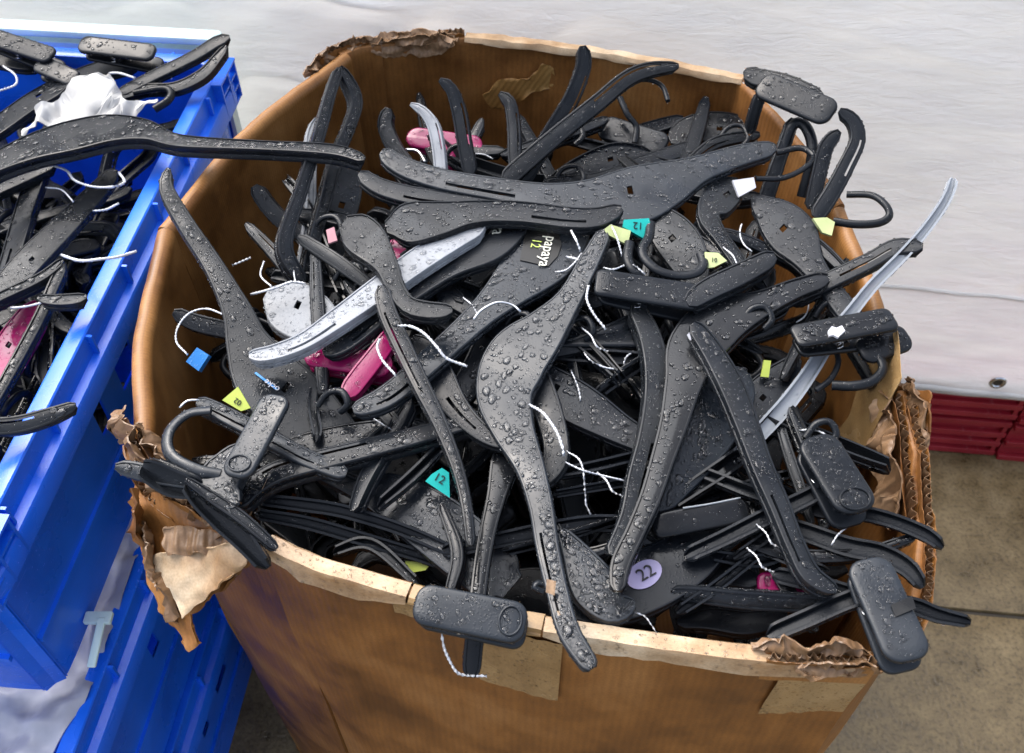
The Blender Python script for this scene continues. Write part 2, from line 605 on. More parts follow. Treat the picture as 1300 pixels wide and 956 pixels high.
def wet_channel(dr, C, X, n, w, s, d, density, big=1.0, flange=True, flip=False, slots=()):
    """scatter drops over the upper face and along both flanges of a swept arm"""
    if density <= 0:
        return
    L = s[-1]
    area = float(np.sum(np.diff(s) * (w[:-1] + w[1:]) / 2)) * 1e4
    up = n if not flip else -n
    for _ in range(int(area * density * 2.4)):
        t = random.random() * L
        i = min(len(s) - 2, int(np.searchsorted(s, t)) - 1 if t > 0 else 0)
        i = max(i, 0)
        f = (t - s[i]) / max(1e-6, s[i + 1] - s[i])
        ww = w[i] * (1 - f) + w[i + 1] * f
        r = min(drop_r(big), ww * 0.3)
        room = max(0.0, ww / 2 - 0.0022 - r * 0.7)
        u = random.uniform(-1, 1) * room
        if flip:
            room = max(0.0, room - 0.002)
            u = random.uniform(-1, 1) * room
            p = C[i] * (1 - f) + C[i + 1] * f + X[i] * u - n * 0.0022
        else:
            if any(a - .02 < t / L < b + .02 and abs(u - (-1 + 2 * (c + .5) / 6) * ww / 2) < ww / 12 + r for c, a, b in slots):
                continue
            p = C[i] * (1 - f) + C[i + 1] * f + X[i] * u
        dr.add(p, up, r, unit(C[i + 1] - C[i]) if r > 0.0026 and random.random() < 0.5 else None)
    if flange:
        for _ in range(int(L * 1000 * 1.0 * min(1.5, density / 2))):
            t = random.uniform(min(.006, L * .1), max(L - .006, L * .9))
            i = max(0, min(len(s) - 2, int(np.searchsorted(s, t)) - 1))
            f = (t - s[i]) / max(1e-6, s[i + 1] - s[i])
            ww = w[i] * (1 - f) + w[i + 1] * f
            sg = random.choice((-1, 1))
            v = -random.uniform(0.1, 0.95) * d
            p = C[i] * (1 - f) + C[i + 1] * f + X[i] * sg * ww / 2 + n * v
            dr.add(p, X[i] * sg, random.uniform(0.0007, 0.0019), None)


def tube(pts, r, seg=8, twist=0.0, flatten=1.0, closed_ends=True):
    """round or twisted cord along points in space"""
    P = spline(pts, 0.003)
    n = len(P)
    T = np.gradient(P, axis=0)
    V = []
    a = None
    acc = 0.0
    for i in range(n):
        t = unit(T[i])
        if a is None:
            a = unit(np.cross(t, (0.2, 0.4, 0.9)))
        a = unit(a - t * (a @ t))
        b = np.cross(t, a)
        if i:
            acc += np.linalg.norm(P[i] - P[i - 1]) * twist
        rr = r if np.isscalar(r) else r[0] + (r[1] - r[0]) * i / (n - 1)
        for k in range(seg):
            th = 2 * math.pi * k / seg
            x, y = math.cos(th) * rr, math.sin(th) * rr * flatten
            c, sn = math.cos(acc), math.sin(acc)
            V.append(P[i] + a * (x * c - y * sn) + b * (x * sn + y * c))
    F = []
    for i in range(n - 1):
        for k in range(seg):
            j = (k + 1) % seg
            F.append((i * seg + k, i * seg + j, (i + 1) * seg + j, (i + 1) * seg + k))
    if closed_ends:
        F.append(tuple(range(seg))[::-1])
        F.append(tuple((n - 1) * seg + k for k in range(seg)))
    return np.array(V), F


def rounded_slab(c, ax, ay, n, L, W, T, bev=0.003, corner=None, bulge=0.0, dish=None):
    """a plate with rounded corners and softened edges; ax, ay in-plane, n its normal, T thick (top at c)"""
    corner = W * 0.32 if corner is None else corner
    ring = []
    for sx, sy, a0 in ((1, 1, 0), (-1, 1, 90), (-1, -1, 180), (1, -1, 270)):
        for k in range(7):
            a = math.radians(a0 + 90 * k / 6)
            ring.append((sx * (L / 2 - corner) + corner * math.cos(a), sy * (W / 2 - corner) + corner * math.sin(a)))
    ring = np.array(ring)
    m = len(ring)
    V, F = [], []
    lv = [(-T, bev), (-T + bev, 0.0), (-bev, 0.0), (-bev * 0.3, bev * 0.3), (0.0, bev)]
    for z, ins in lv:
        f = 1 - ins / (W / 2)
        g = 1 - ins / (L / 2)
        for x, y in ring:
            V.append((x * g, y * f, z))
    for f in (0.72, 0.4):
        for x, y in ring:
            V.append((x * f, y * f, bulge * (1 - f)))
    V.append((0, 0, bulge))
    k = len(lv) + 2
    for i in range(k - 1):
        for j in range(m):
            q = (j + 1) % m
            F.append((i * m + j, i * m + q, (i + 1) * m + q, (i + 1) * m + j))
    for j in range(m):
        F.append(((k - 1) * m + j, (k - 1) * m + (j + 1) % m, k * m))
    F.append(tuple(range(m))[::-1])
    V = np.array(V)
    return c + np.outer(V[:, 0], ax) + np.outer(V[:, 1], ay) + np.outer(V[:, 2], n), F


def lettering(txt, c, ax, n, size, mat, parent, depth=0.00025, squash=1.0):
    cu = bpy.data.curves.new('lettering', 'FONT')
    cu.body, cu.align_x, cu.align_y = txt, 'CENTER', 'CENTER'
    cu.size = size
    cu.extrude = depth
    cu.resolution_u = 3
    tmp = bpy.data.objects.new('lettering', cu)
    me = bpy.data.meshes.new_from_object(tmp)
    ay = np.cross(n, ax)
    V = np.array([v.co[:] for v in me.vertices])
    F = [tuple(p.vertices) for p in me.polygons]
    bpy.data.objects.remove(tmp)
    W = c + np.outer(V[:, 0] * squash, ax) + np.outer(V[:, 1], ay) + np.outer(V[:, 2], n)
    o = link_mesh('lettering', W, F, mat, parent, smooth=False)
    o['kind'] = 'stuff'
    return o


def nz(x, y=0.0, z=0.0):
    return mnoise.noise(Vector((x, y, z)))


def patch(name, poly, p0, n, t, mat, parent=None, amp=0.0, freq=30.0, cuts=2, soft=True, uvs=1.0, jag=0.0, kind=None, bend=None):
    """a sheet of the given outline (measured, lying on a plane through p0), wrinkled and t thick"""
    n = unit(n)
    bm = bmesh.new()
    vs = [bm.verts.new(on_plane(x, y, p0, n) if not hasattr(x, '__len__') else x) for x, y in poly]
    f = bm.faces.new(vs)
    f.normal_update()
    if f.normal.dot(Vector(n)) < 0:
        f.normal_flip()
    bmesh.ops.triangulate(bm, faces=bm.faces[:])
    for _ in range(cuts):
        bmesh.ops.subdivide_edges(bm, edges=bm.edges[:], cuts=1, use_grid_fill=True)
        bmesh.ops.triangulate(bm, faces=bm.faces[:])
    nv = Vector(n)
    for v in bm.verts:
        c = v.co * freq
        if amp:
            v.co += nv * amp * (mnoise.noise(c) + 0.5 * mnoise.noise(c * 2.3))
        if bend:
            v.co += Vector(bend(v.co))
        if jag and any(e.is_boundary for e in v.link_edges):
            c = v.co * 75
            v.co += Vector((mnoise.noise(c), mnoise.noise(c + Vector((9, 3, 1))), mnoise.noise(c + Vector((2, 7, 5))))) * jag * 1.5
    bm.normal_update()
    if t:
        bmesh.ops.solidify(bm, geom=bm.faces[:], thickness=t)
    bm.verts.index_update()
    V = np.array([v.co[:] for v in bm.verts])
    F = [tuple(v.index for v in f.verts) for f in bm.faces]
    bm.free()
    a = unit(np.cross(n, (0.0, 1.0, 0.15)))
    b = np.cross(n, a)
    uv = np.stack([V @ a, V @ b], 1) * uvs
    return link_mesh(name, V, F, mat, parent, sharp=50, uv=uv, kind=kind)


# ================================================================== THE SETTING
# ground to the horizon, slabs near by
g = Mesh()
g.add([(-200, -200, -0.02), (200, -200, -0.02), (200, 200, -0.02), (-200, 200, -0.02)], [(0, 1, 2, 3)])
ground = link_mesh('ground', g.V, g.F, 'paving', smooth=False)
ground['kind'] = 'structure'
pav = bpy.data.objects.new('pavement', None)
COL.objects.link(pav)
pav['kind'] = 'structure'
joint = Mesh()
ja = -0.105
jx, jy = unit((1, ja, 0)), unit((-ja, 1, 0))
jo = np.array((0.80, 0.795, 0))
bedV = [jo + jx * a + jy * b + np.array((0, 0, -0.008)) for a, b in ((-3.4, -2.2), (2.6, -2.2), (2.6, 2.3), (-3.4, 2.3))]
link_mesh('joint_filling', bedV, [(0, 1, 2, 3)], 'soil', pav, smooth=False)
for ix in range(-5, 4):
    for iy in range(-5, 5):
        x0, y0 = 0.42 + ix * 0.62, iy * 0.45
        c = jo + jx * (x0 + 0.31 - 0.25) + jy * (y0 + 0.225) + np.array((0, 0, random.uniform(-0.002, 0.0015)))
        V, F = rounded_slab(c, jx, jy, np.array((0, 0, 1.0)), 0.612, 0.442, 0.03, bev=0.004, corner=0.008)
        link_mesh('paving_slab', V, F, 'paving', pav)

# ------------------------------------------------------------------ the tarpaulin behind
TA = np.array((0.9, 1.074, 0.0))
tdir = unit((1, -0.105, 0))
tback = unit((0.105, 1, 0))


def tarp_pt(s, z):
    lean = 0.18 * z / 0.82
    k = math.exp(-((s + 1.18) / 0.35) ** 2)
    f = 0.010 * nz(s * 2.0, z * 1.2, 3.0) + 0.004 * nz(s * 4.5 + z * 6.0, z * 9.0, 8.0) + 0.0032 * nz(s * 6.0 + 2, z * 24.0 - s * 7, 1.0) + 0.0026 * nz(s * 11.0, z * 60.0 + s * 9, 4.0)
    f += 0.030 * k * (1 - abs(nz(s * 3.0 + z * 4.0, z * 6.0 - s * 3.0, 5.0))) ** 5
    f += 0.006 * (1 - abs(nz(s * 1.6 - z * 2.0, z * 7.0 + s * 1.5, 15.0))) ** 8
    f += 0.0007 * math.sin((z - 0.5 + 0.05 * s) * 60) * math.exp(-((z - 0.52) / 0.10) ** 2)
    return TA + tdir * s + tback * (lean - f) + np.array((0, 0, z))


tarp = thing('tarpaulin', 'white rain-spotted tarpaulin sheet hanging behind the cardboard box', 'tarpaulin', TA)
ss = np.arange(-2.6, 1.5, 0.02)
zs = np.concatenate([[0.190, 0.194, 0.199, 0.204], np.arange(0.21, 1.0, 0.006), np.arange(1.0, 1.25, 0.03)])
V = [tarp_pt(s, z - 0.010 * (1 if z < 0.2 else 0) * 0 + 0.004 * nz(s * 3)) for z in zs for s in ss]
ns_ = len(ss)
F = [(i * ns_ + j, i * ns_ + j + 1, (i + 1) * ns_ + j + 1, (i + 1) * ns_ + j) for i in range(len(zs) - 1) for j in range(ns_ - 1)]
link_mesh('sheet', V, F, 'tarp', tarp, sharp=0)
hem = Mesh()
for j in range(ns_ - 1):
    a, b = tarp_pt(ss[j], 0.190), tarp_pt(ss[j + 1], 0.190)
    a2, b2 = tarp_pt(ss[j], 0.203), tarp_pt(ss[j + 1], 0.203)
    o = -tback * 0.0012
    k = len(hem.V)
    hem.V += [list(a + o), list(b + o), list(b2 + o), list(a2 + o), list(a2 + o * 0.1), list(b2 + o * 0.1), list(a - o), list(b - o)]
    hem.F += [(k, k + 1, k + 2, k + 3), (k + 3, k + 2, k + 5, k + 4), (k + 1, k, k + 6, k + 7)]
link_mesh('hem', hem.V, hem.F, 'tarp', tarp, sharp=0)
seam = Mesh()
for j in range(ns_):
    z_ = 0.395 + 0.008 * nz(ss[j] * 1.5, 6.0)
    for dz, o in ((-0.004, -0.0005), (-0.002, 0.0022), (0.002, 0.0022), (0.004, -0.0005)):
        seam.V.append(list(tarp_pt(ss[j], z_ + dz) - tback * o))
seam.F = [(j * 4 + k, (j + 1) * 4 + k, (j + 1) * 4 + k + 1, j * 4 + k + 1) for j in range(ns_ - 1) for k in range(3)]
link_mesh('seam', seam.V, seam.F, 'tarp', tarp, sharp=0)
for s in (-2.1, -1.4, -0.7, -0.047, 0.75):
    c = tarp_pt(s, 0.226) - tback * 0.0045
    V, F = [], []
    nn = -tback
    for k in range(20):
        t = 2 * math.pi * k / 20
        for q in range(6):
            p = 2 * math.pi * q / 6
            r = 0.0115 + 0.0036 * math.cos(p)
            V.append(c + tdir * r * math.cos(t) + np.array((0, 0, 1)) * r * math.sin(t) + nn * 0.0022 * math.sin(p))
    for k in range(20):
        for q in range(6):
            F.append((k * 6 + q, k * 6 + (q + 1) % 6, ((k + 1) % 20) * 6 + (q + 1) % 6, ((k + 1) % 20) * 6 + q))
    e = link_mesh('eyelet', V, F, 'eyelet', tarp)
    cc = [c + tdir * 0.0092 * math.cos(t) + np.array((0, 0, 1)) * 0.0092 * math.sin(t) - nn * 0.0005 for t in np.linspace(0, 2 * math.pi, 13)[:-1]]
    link_mesh('eyelet_hole', cc, [tuple(range(12))], 'soil', e, smooth=False)

# ------------------------------------------------------------------ red crates under the tarpaulin
for row, (s0, s1) in enumerate(((-0.26, 0.03), (0.03, 0.62))):
    for lev in range(2):
        z0 = lev * 0.112 - 0.0005
        rc = thing('red_crate', ('lower ' if lev == 0 else 'upper ') + ('stepped end of dark red ribbed crate nearest the card box' if row == 0 else 'long dark red ribbed crate under the tarpaulin hem'),
                   'crate', TA + tdir * s0 + tback * 0.062 + np.array((0, 0, z0)))
        o = -0.012 if row == 0 else -0.019
        body = Mesh()
        y0 = TA + tback * (0.062 + o + 0.012)
        mid = y0 + tdir * (s0 + s1) / 2 + tback * 0.16
        body.box(mid + (0, 0, z0 + 0.054), tdir * ((s1 - s0) / 2 - 0.0015), tback * 0.16, (0, 0, 0.053))
        link_mesh('body', body.V, body.F, 'red', rc, smooth=False)
        for z in ((0.010, 0.038, 0.066, 0.098) if row == 0 else (0.007, 0.050, 0.097)):
            rb = Mesh()
            V, F = rounded_slab(y0 + tdir * (s0 + s1) / 2 - tback * 0.010 + (0, 0, z0 + z), tdir, np.array((0, 0, 1.0)), -tback, (s1 - s0) - 0.004, 0.014, 0.0155, bev=0.002, corner=0.003)
            link_mesh('rib', V, F, 'red', rc)
        for q in np.arange(s0 + 0.09, s1, 0.19):
            rb = Mesh()
            rb.box(y0 + tdir * q - tback * 0.004 + (0, 0, z0 + 0.053), tdir * 0.004, tback * 0.0045, (0, 0, 0.05))
            link_mesh('rib', rb.V, rb.F, 'red', rc, smooth=False)

# ================================================================== CARDBOARD BOX
box = thing('cardboard_box', 'large brown eight-sided corrugated card box, torn at the rim, full of hangers', 'box', (0, 0.77, 0))
BOXC = np.array((0.0, 0.77))


def wall_path(px):
    """rim points (photograph x, y, height above nominal rim) -> dense world path with its outward normals"""
    W = np.array([U(x, y, z) for x, y, z in px])
    P = spline(W, 0.012)
    T = np.gradient(P, axis=0)
    Nn = np.stack([T[:, 1], -T[:, 0], 0 * T[:, 0]], 1)
    Nn /= np.linalg.norm(Nn, axis=1)[:, None]
    if ((P[len(P) // 2, :2] - BOXC) @ Nn[len(P) // 2, :2]) < 0:
        Nn = -Nn
    s = np.concatenate([[0], np.cumsum(np.linalg.norm(np.diff(P[:, :2], axis=0), axis=1))])
    return P, Nn, s


def panel(px, th=0.007, roll=False, ragged=0.002, seed=0, mat='card', inner_mat=None, label=None, bot=0.0, lean=0.0):
    P, Nn, s = wall_path(px)
    if roll:
        top = [(0.5 - 0.5 * math.cos(a), math.sin(a)) for a in np.linspace(0, math.pi, 9)]
        top = [(-u * th, (h - 1) * th * 0.55) for u, h in top]
    else:
        top = [(0, -0.0015), (-0.0015, 0), (-th + 0.0015, 0), (-th, -0.0015)]
    down = [-0.012, -0.03, -0.06, -0.1, -0.15, -0.21, -0.28, -0.38, -0.55]
    prof = [(0.0, None)] + [(0.0, z) for z in down[::-1]] + top + [(-th, z) for z in down] + [(-th, None)]
    V, UV = [], []
    for i in range(len(P)):
        zr = P[i, 2] + ragged * (nz(s[i] * 60, seed) + 0.7 * nz(s[i] * 170, seed + 5))
        acc = 0
        for j, (u, z) in enumerate(prof):
            zz = bot if z is None else zr + z
            depth = P[i, 2] - zz
            bul = 0.007 * nz(s[i] * 7, depth * 6, seed) + 0.0022 * nz(s[i] * 28, depth * 14, seed + 2)
            bul *= min(1, 0.35 + depth * 8)
            out = lean * max(0.0, 1 - depth / 0.12) ** 2
            taper = -0.02 * min(1.0, depth / 0.84)
            q = P[i] + Nn[i] * (u + bul + out + taper)
            V.append((q[0], q[1], zz))
            UV.append((s[i] + seed * 1.37, zz + (3.0 if j > len(prof) // 2 else 0)))
    k = len(prof)
    F = []
    for i in range(len(P) - 1):
        for j in range(k - 1):
            F.append((i * k + j, i * k + j + 1, (i + 1) * k + j + 1, (i + 1) * k + j))
    for e in (0, len(P) - 1):
        m = k // 2
        for j in range(m - 1):
            f = (e * k + j, e * k + j + 1, e * k + k - 2 - j, e * k + k - 1 - j)
            f = tuple(dict.fromkeys(f))
            if len(f) > 2:
                F.append(f if e else f[::-1])
    o = link_mesh('wall_panel', V, F, mat, box, sharp=60, uv=UV)
    if label:
        o['label'] = label
    return P, Nn, s


panel([(166, 556, 0), (165, 430, 0), (196, 290, 0)], th=0.020, roll=True, ragged=0.0006, seed=1, mat='card_roll')
panel([(197, 286, 0), (300, 165, 0), (430, 64, 0)], th=0.020, roll=True, ragged=0.0008, seed=2, mat='card_roll')
panel([(428, 66, 0), (455, 55, 0), (484, 53, 0)], seed=3, th=0.012)
panel([(478, 53, 0), (590, 44, 0), (700, 55, 0), (820, 73, 0), (945, 98, 0)], seed=4, th=0.008)
panel([(947, 99, 0), (1020, 178, 0), (1074, 258, 0)], seed=5, th=0.012, roll=True, ragged=0.001)
panel([(1076, 262, 0), (1128, 390, 0), (1150, 490, 0)], th=0.018, roll=True, ragged=0.0008, seed=6, mat='card_roll')
panel([(1152, 496, -0.004), (1170, 560, -0.004), (1176, 640, -0.03)], th=0.010, seed=7, ragged=0.007)
panel([(1177, 644, -0.035), (1178, 720, -0.035), (1160, 800, -0.02), (1118, 843, -0.004)], th=0.010, seed=8, ragged=0.006)
panel([(1116, 843, -0.002), (950, 836, 0), (800, 816, 0), (680, 797, 0), (520, 757, 0), (400, 722, 0), (330, 690, 0)], th=0.009, seed=9)
panel([(327, 688, -0.004), (240, 648, -0.03), (195, 600, -0.025), (168, 560, -0.004)], th=0.010, seed=10, ragged=0.008, label='crushed and torn corner panel')
# inner wall liner on the right, its fold line and the packing tape that holds it
P, Nn, s = wall_path([(1066, 300, 0), (1118, 410, 0), (1136, 500, 0)])

# floor of the box
fl = Mesh()
ring = [U(x, y, 0) for x, y in ((166, 556), (196, 290), (433, 62), (945, 98), (1074, 258), (1150, 490), (1178, 690), (1118, 843), (680, 797), (330, 690))]
fl.add([(0.96 * p[0], 0.77 + 0.96 * (p[1] - 0.77), 0.012) for p in ring], [tuple(range(len(ring)))])
link_mesh('base_panel', fl.V, fl.F, 'card', box, smooth=False, uv=np.array(fl.V)[:, :2])


def torn_ribbon(px, up, down, amp, seed, mat, rows=9, off=0.0, name='torn_edge', rag=0.004, step=0.0035, curl=0.0, freq=40):
    """crumpled paper ply standing along the rim: up above it, down below it, bunched by noise"""
    P, Nn, s = wall_path(px)
    P = spline(P[::3], step)
    T = np.gradient(P, axis=0)
    Nn = np.stack([T[:, 1], -T[:, 0], 0 * T[:, 0]], 1)
    Nn /= np.linalg.norm(Nn, axis=1)[:, None] + 1e-9
    m = len(P) // 2
    if ((P[m, :2] - BOXC) @ Nn[m, :2]) < 0:
        Nn = -Nn
    V, UV, F = [], [], []
    n = len(P)
    for i in range(n):
        e = min(1.0, i / (0.12 * n + 1), (n - 1 - i) / (0.12 * n + 1))
        u_ = up * (0.35 + 0.65 * e) * (1 + 0.5 * nz(i * 0.13, seed)) + rag * nz(i * 0.9, seed + 3)
        d_ = down * (0.4 + 0.6 * e) * (1 + 0.5 * nz(i * 0.11, seed + 7)) + rag * nz(i * 0.7, seed + 9)
        for j in range(rows):
            f = j / (rows - 1)
            z = -d_ + (u_ + d_) * f
            x = i * step
            k = amp * (0.5 + 0.5 * math.sin(math.pi * f) + 0.5 * f)
            a = k * (nz(x * freq, f * 2.2, seed) + 0.6 * nz(x * freq * 2.3, f * 4, seed + 1) + 0.35 * nz(x * freq * 5, f * 8, seed + 2))
            b = k * 0.7 * nz(x * freq * 1.4, f * 3, seed + 4)
            q = P[i] + Nn[i] * (off + a + curl * f * f) + unit(T[i]) * b + np.array((0, 0, z + 0.5 * k * nz(x * freq * 1.8, f * 5, seed + 6)))
            V.append(q)
            UV.append((x, z))
    for i in range(n - 1):
        for j in range(rows - 1):
            F.append((i * rows + j, (i + 1) * rows + j, (i + 1) * rows + j + 1, i * rows + j + 1))
    V = np.array(V)
    nb = len(V)
    V2 = V + np.tile(np.array((0, 0, 0.0)), (nb, 1))
    V2 = V2 - np.repeat(Nn, rows, 0) * 0.0016
    F2 = [tuple(x + nb for x in f[::-1]) for f in F]
    edge = []
    for i in range(n - 1):
        for j in (0, rows - 1):
            f = (i * rows + j, i * rows + j + nb, (i + 1) * rows + j + nb, (i + 1) * rows + j)
            edge.append(f if j else f[::-1])
    for i in (0, n - 1):
        for j in range(rows - 1):
            edge.append((i * rows + j, i * rows + j + 1, i * rows + j + 1 + nb, i * rows + j + nb))
    return link_mesh(name, np.vstack([V, V2]), F + F2 + edge, mat, box, sharp=50, uv=np.array(UV + UV))


def rim_strip(px, inn, out, seed, mat, over=0.0015, name='torn_edge', th=0.009):
    """peeled ply folded over the rim: a little way down inside, further down outside with a ragged lower edge"""
    P, Nn, s = wall_path(px)
    V, UV, F = [], [], []
    n = len(P)
    for i in range(n):
        o_ = out * (1 + 0.3 * nz(s[i] * 9, seed) + 0.15 * nz(s[i] * 45, seed))
        i_ = inn * (1 + 0.5 * nz(s[i] * 14, seed + 4))
        e = min(1.0, (i + 1) / 4, (n - i) / 4)
        o_, i_ = o_ * e, i_ * e
        w1 = 0.0016 * nz(s[i] * 50, seed + 2) + 0.0012 * nz(s[i] * 160, seed + 8)
        row = [(0.0045 + over + w1, -o_), (0.0034 + over + w1, -o_ * 0.5), (0.0026 + over, -0.0012), (0.0022, over + 0.0006 + w1),
               (-th * 0.5, over + 0.0004 - abs(w1)), (-th - over, over + 0.0008 + w1), (-th - over - 0.003, -0.003), (-th - over - 0.003 - w1, -i_)]
        for j, (u, z) in enumerate(row):
            bl = 0.0012 * nz(s[i] * 33, j * 0.8, seed)
            V.append(P[i] + Nn[i] * (u + bl) + np.array((0, 0, z + bl)))
            UV.append((s[i], j * 0.012))
    k = 8
    for i in range(n - 1):
        for j in range(k - 1):
            F.append((i * k + j, i * k + j + 1, (i + 1) * k + j + 1, (i + 1) * k + j))
    return link_mesh(name, V, F, mat, box, sharp=32, uv=UV), P, Nn, s


# cream peeled ply along the front and back rims
rs1 = rim_strip([(1090, 843, 0), (950, 836, 0), (800, 816, 0), (690, 799, 0)], 0.006, 0.016, 3, 'card_cream')
rim_strip([(688, 798, 0), (600, 779, 0), (520, 757, 0)], 0.006, 0.010, 13, 'tape')
rs2 = rim_strip([(517, 756, 0), (400, 722, 0), (336, 693, 0)], 0.004, 0.019, 5, 'card_cream')
rim_strip([(592, 44, 0), (700, 55, 0), (820, 73, 0), (944, 98, 0)], 0.006, 0.010, 7, 'card_cream')
# torn and crumpled ply at the corners
torn_ribbon([(384, 92, 0), (430, 63, 0), (476, 52, 0), (590, 44, 0)], 0.012, 0.014, 0.010, 21, 'card_torn', off=-0.002)
torn_ribbon([(470, 53, 0), (530, 47, 0), (575, 45, 0)], 0.010, 0.02, 0.009, 22, 'card_torn', off=-0.012)
torn_ribbon([(160, 520, 0), (166, 556, 0), (205, 610, -0.015), (250, 645, -0.02), (310, 680, -0.006)], 0.018, 0.045, 0.014, 23, 'card_torn', rows=14, off=0.004)
torn_ribbon([(166, 545, 0), (180, 580, -0.004), (230, 630, -0.02), (290, 670, -0.01)], 0.014, 0.03, 0.014, 24, 'card_torn', rows=12, off=-0.010)
torn_ribbon([(172, 560, -0.03), (200, 610, -0.04), (250, 652, -0.04), (300, 680, -0.03)], 0.006, 0.05, 0.010, 25, 'card', rows=12, off=0.011, freq=24)
torn_ribbon([(1146, 482, 0), (1160, 535, 0), (1174, 600, -0.015)], 0.016, 0.02, 0.010, 26, 'card_torn', rows=10, off=0.004)
torn_ribbon([(1128, 500, -0.004), (1140, 560, -0.01), (1148, 640, -0.04), (1146, 700, -0.06)], 0.012, 0.05, 0.010, 27, 'card_torn', rows=12, off=-0.008)
torn_ribbon([(1150, 500, 0.004), (1166, 550, 0), (1172, 590, -0.01)], 0.014, 0.03, 0.008, 28, 'card', rows=9, off=0.010, freq=22)
torn_ribbon([(955, 836, 0), (1030, 840, 0), (1085, 843, 0), (1120, 842, 0)], 0.020, 0.010, 0.009, 29, 'card_torn', rows=10, off=-0.006)
torn_ribbon([(1010, 838, 0), (1070, 842, 0), (1130, 840, -0.006), (1160, 810, -0.012)], 0.012, 0.014, 0.010, 30, 'card_torn', rows=10, off=0.006)
torn_ribbon([(1172, 660, -0.04), (1176, 720, -0.045), (1165, 790, -0.03)], 0.012, 0.03, 0.007, 31, 'card_roll', rows=9, off=0.004, freq=20)

def wet_object(o, count, r0, r1, parent, side=None):
    """rain drops on the polygons of a finished mesh, more on the larger ones"""
    me = o.data
    off = np.array(parent_place(o))
    A = np.array([p.area for p in me.polygons])
    idx = rng.choice(len(A), size=count, p=A / A.sum())
    dr = Drops()
    for i in idx:
        p = me.polygons[int(i)]
        n = np.array(p.normal)
        if side is not None and n @ side < 0.15:
            continue
        vs = [np.array(me.vertices[v].co) for v in p.vertices]
        w = rng.dirichlet(np.ones(len(vs)))
        r = r0 * (1 - random.random() * 0.96) ** -0.45
        dr.add(sum(a * b for a, b in zip(w, vs)) + off, n, min(r, r1))
    return dr.build('w_tan', parent)


def ply_edge(px, hs, seed, gap=0.0032, rag=0.007):
    """the torn edge of double-faced board: two liners with the fluted paper standing between them"""
    P, Nn, s = wall_path(px)
    t = np.arange(0, s[-1], 0.0011)
    Q = np.stack([np.interp(t, s, P[:, k]) for k in range(3)], 1)
    Nq = np.stack([np.interp(t, s, Nn[:, k]) for k in range(3)], 1)
    for name, off, mat, sd, wav in (('liner', gap, 'card_roll', 1, 0), ('fluting', 0.0, 'card_torn', 2, 1), ('liner', -gap, 'card', 3, 0)):
        V, F, UV = [], [], []
        n = len(t)
        for i in range(n):
            o = off + (0.0026 * math.sin(t[i] * 2 * math.pi / 0.0075) if wav else 0.0008 * nz(t[i] * 60, seed + sd))
            top = hs * (0.55 + 0.6 * nz(t[i] * 26, seed + sd * 3)) + rag * 0.6 * nz(t[i] * 120, seed + sd * 5) + (0.003 if wav else 0)
            for q, z in enumerate((-0.03, top * 0.4, top)):
                c = Q[i] + Nq[i] * (o + (0.004 * off / gap * (q / 2) ** 2 * (0.5 + nz(t[i] * 18, seed + sd * 7)) if not wav else 0)) + (0, 0, z)
                V += [c + Nq[i] * 0.0003, c - Nq[i] * 0.0003]
                UV += [(t[i], z), (t[i], z)]
        for i in range(n - 1):
            a, b = i * 6, (i + 1) * 6
            F += [(a, b, b + 2, a + 2), (a + 2, b + 2, b + 4, a + 4), (a + 1, a + 3, b + 3, b + 1), (a + 3, a + 5, b + 5, b + 3), (a + 4, b + 4, b + 5, a + 5)]
        link_mesh(name, V, F, mat, box, sharp=50, uv=UV)


ply_edge([(1156, 520, 0), (1172, 600, -.012), (1178, 680, -.035)], .012, 61)
ply_edge([(1136, 508, 0), (1150, 590, -.02), (1156, 680, -.05)], .014, 62)
ply_edge([(1178, 690, -.035), (1176, 750, -.032), (1160, 800, -.02)], .010, 63)
ply_edge([(1112, 843, 0), (1040, 840, 0), (970, 837, 0)], .010, 64)
ply_edge([(168, 556, -.002), (188, 598, -.018), (232, 642, -.026), (300, 676, -.012)], .016, 65)
ply_edge([(170, 600, -.03), (196, 640, -.045), (250, 676, -.045)], .014, 66)
ply_edge([(404, 76, 0), (440, 60, 0), (478, 53, 0)], .008, 67)
ply_edge([(486, 52, 0), (540, 47, 0), (590, 44, 0)], .008, 68)

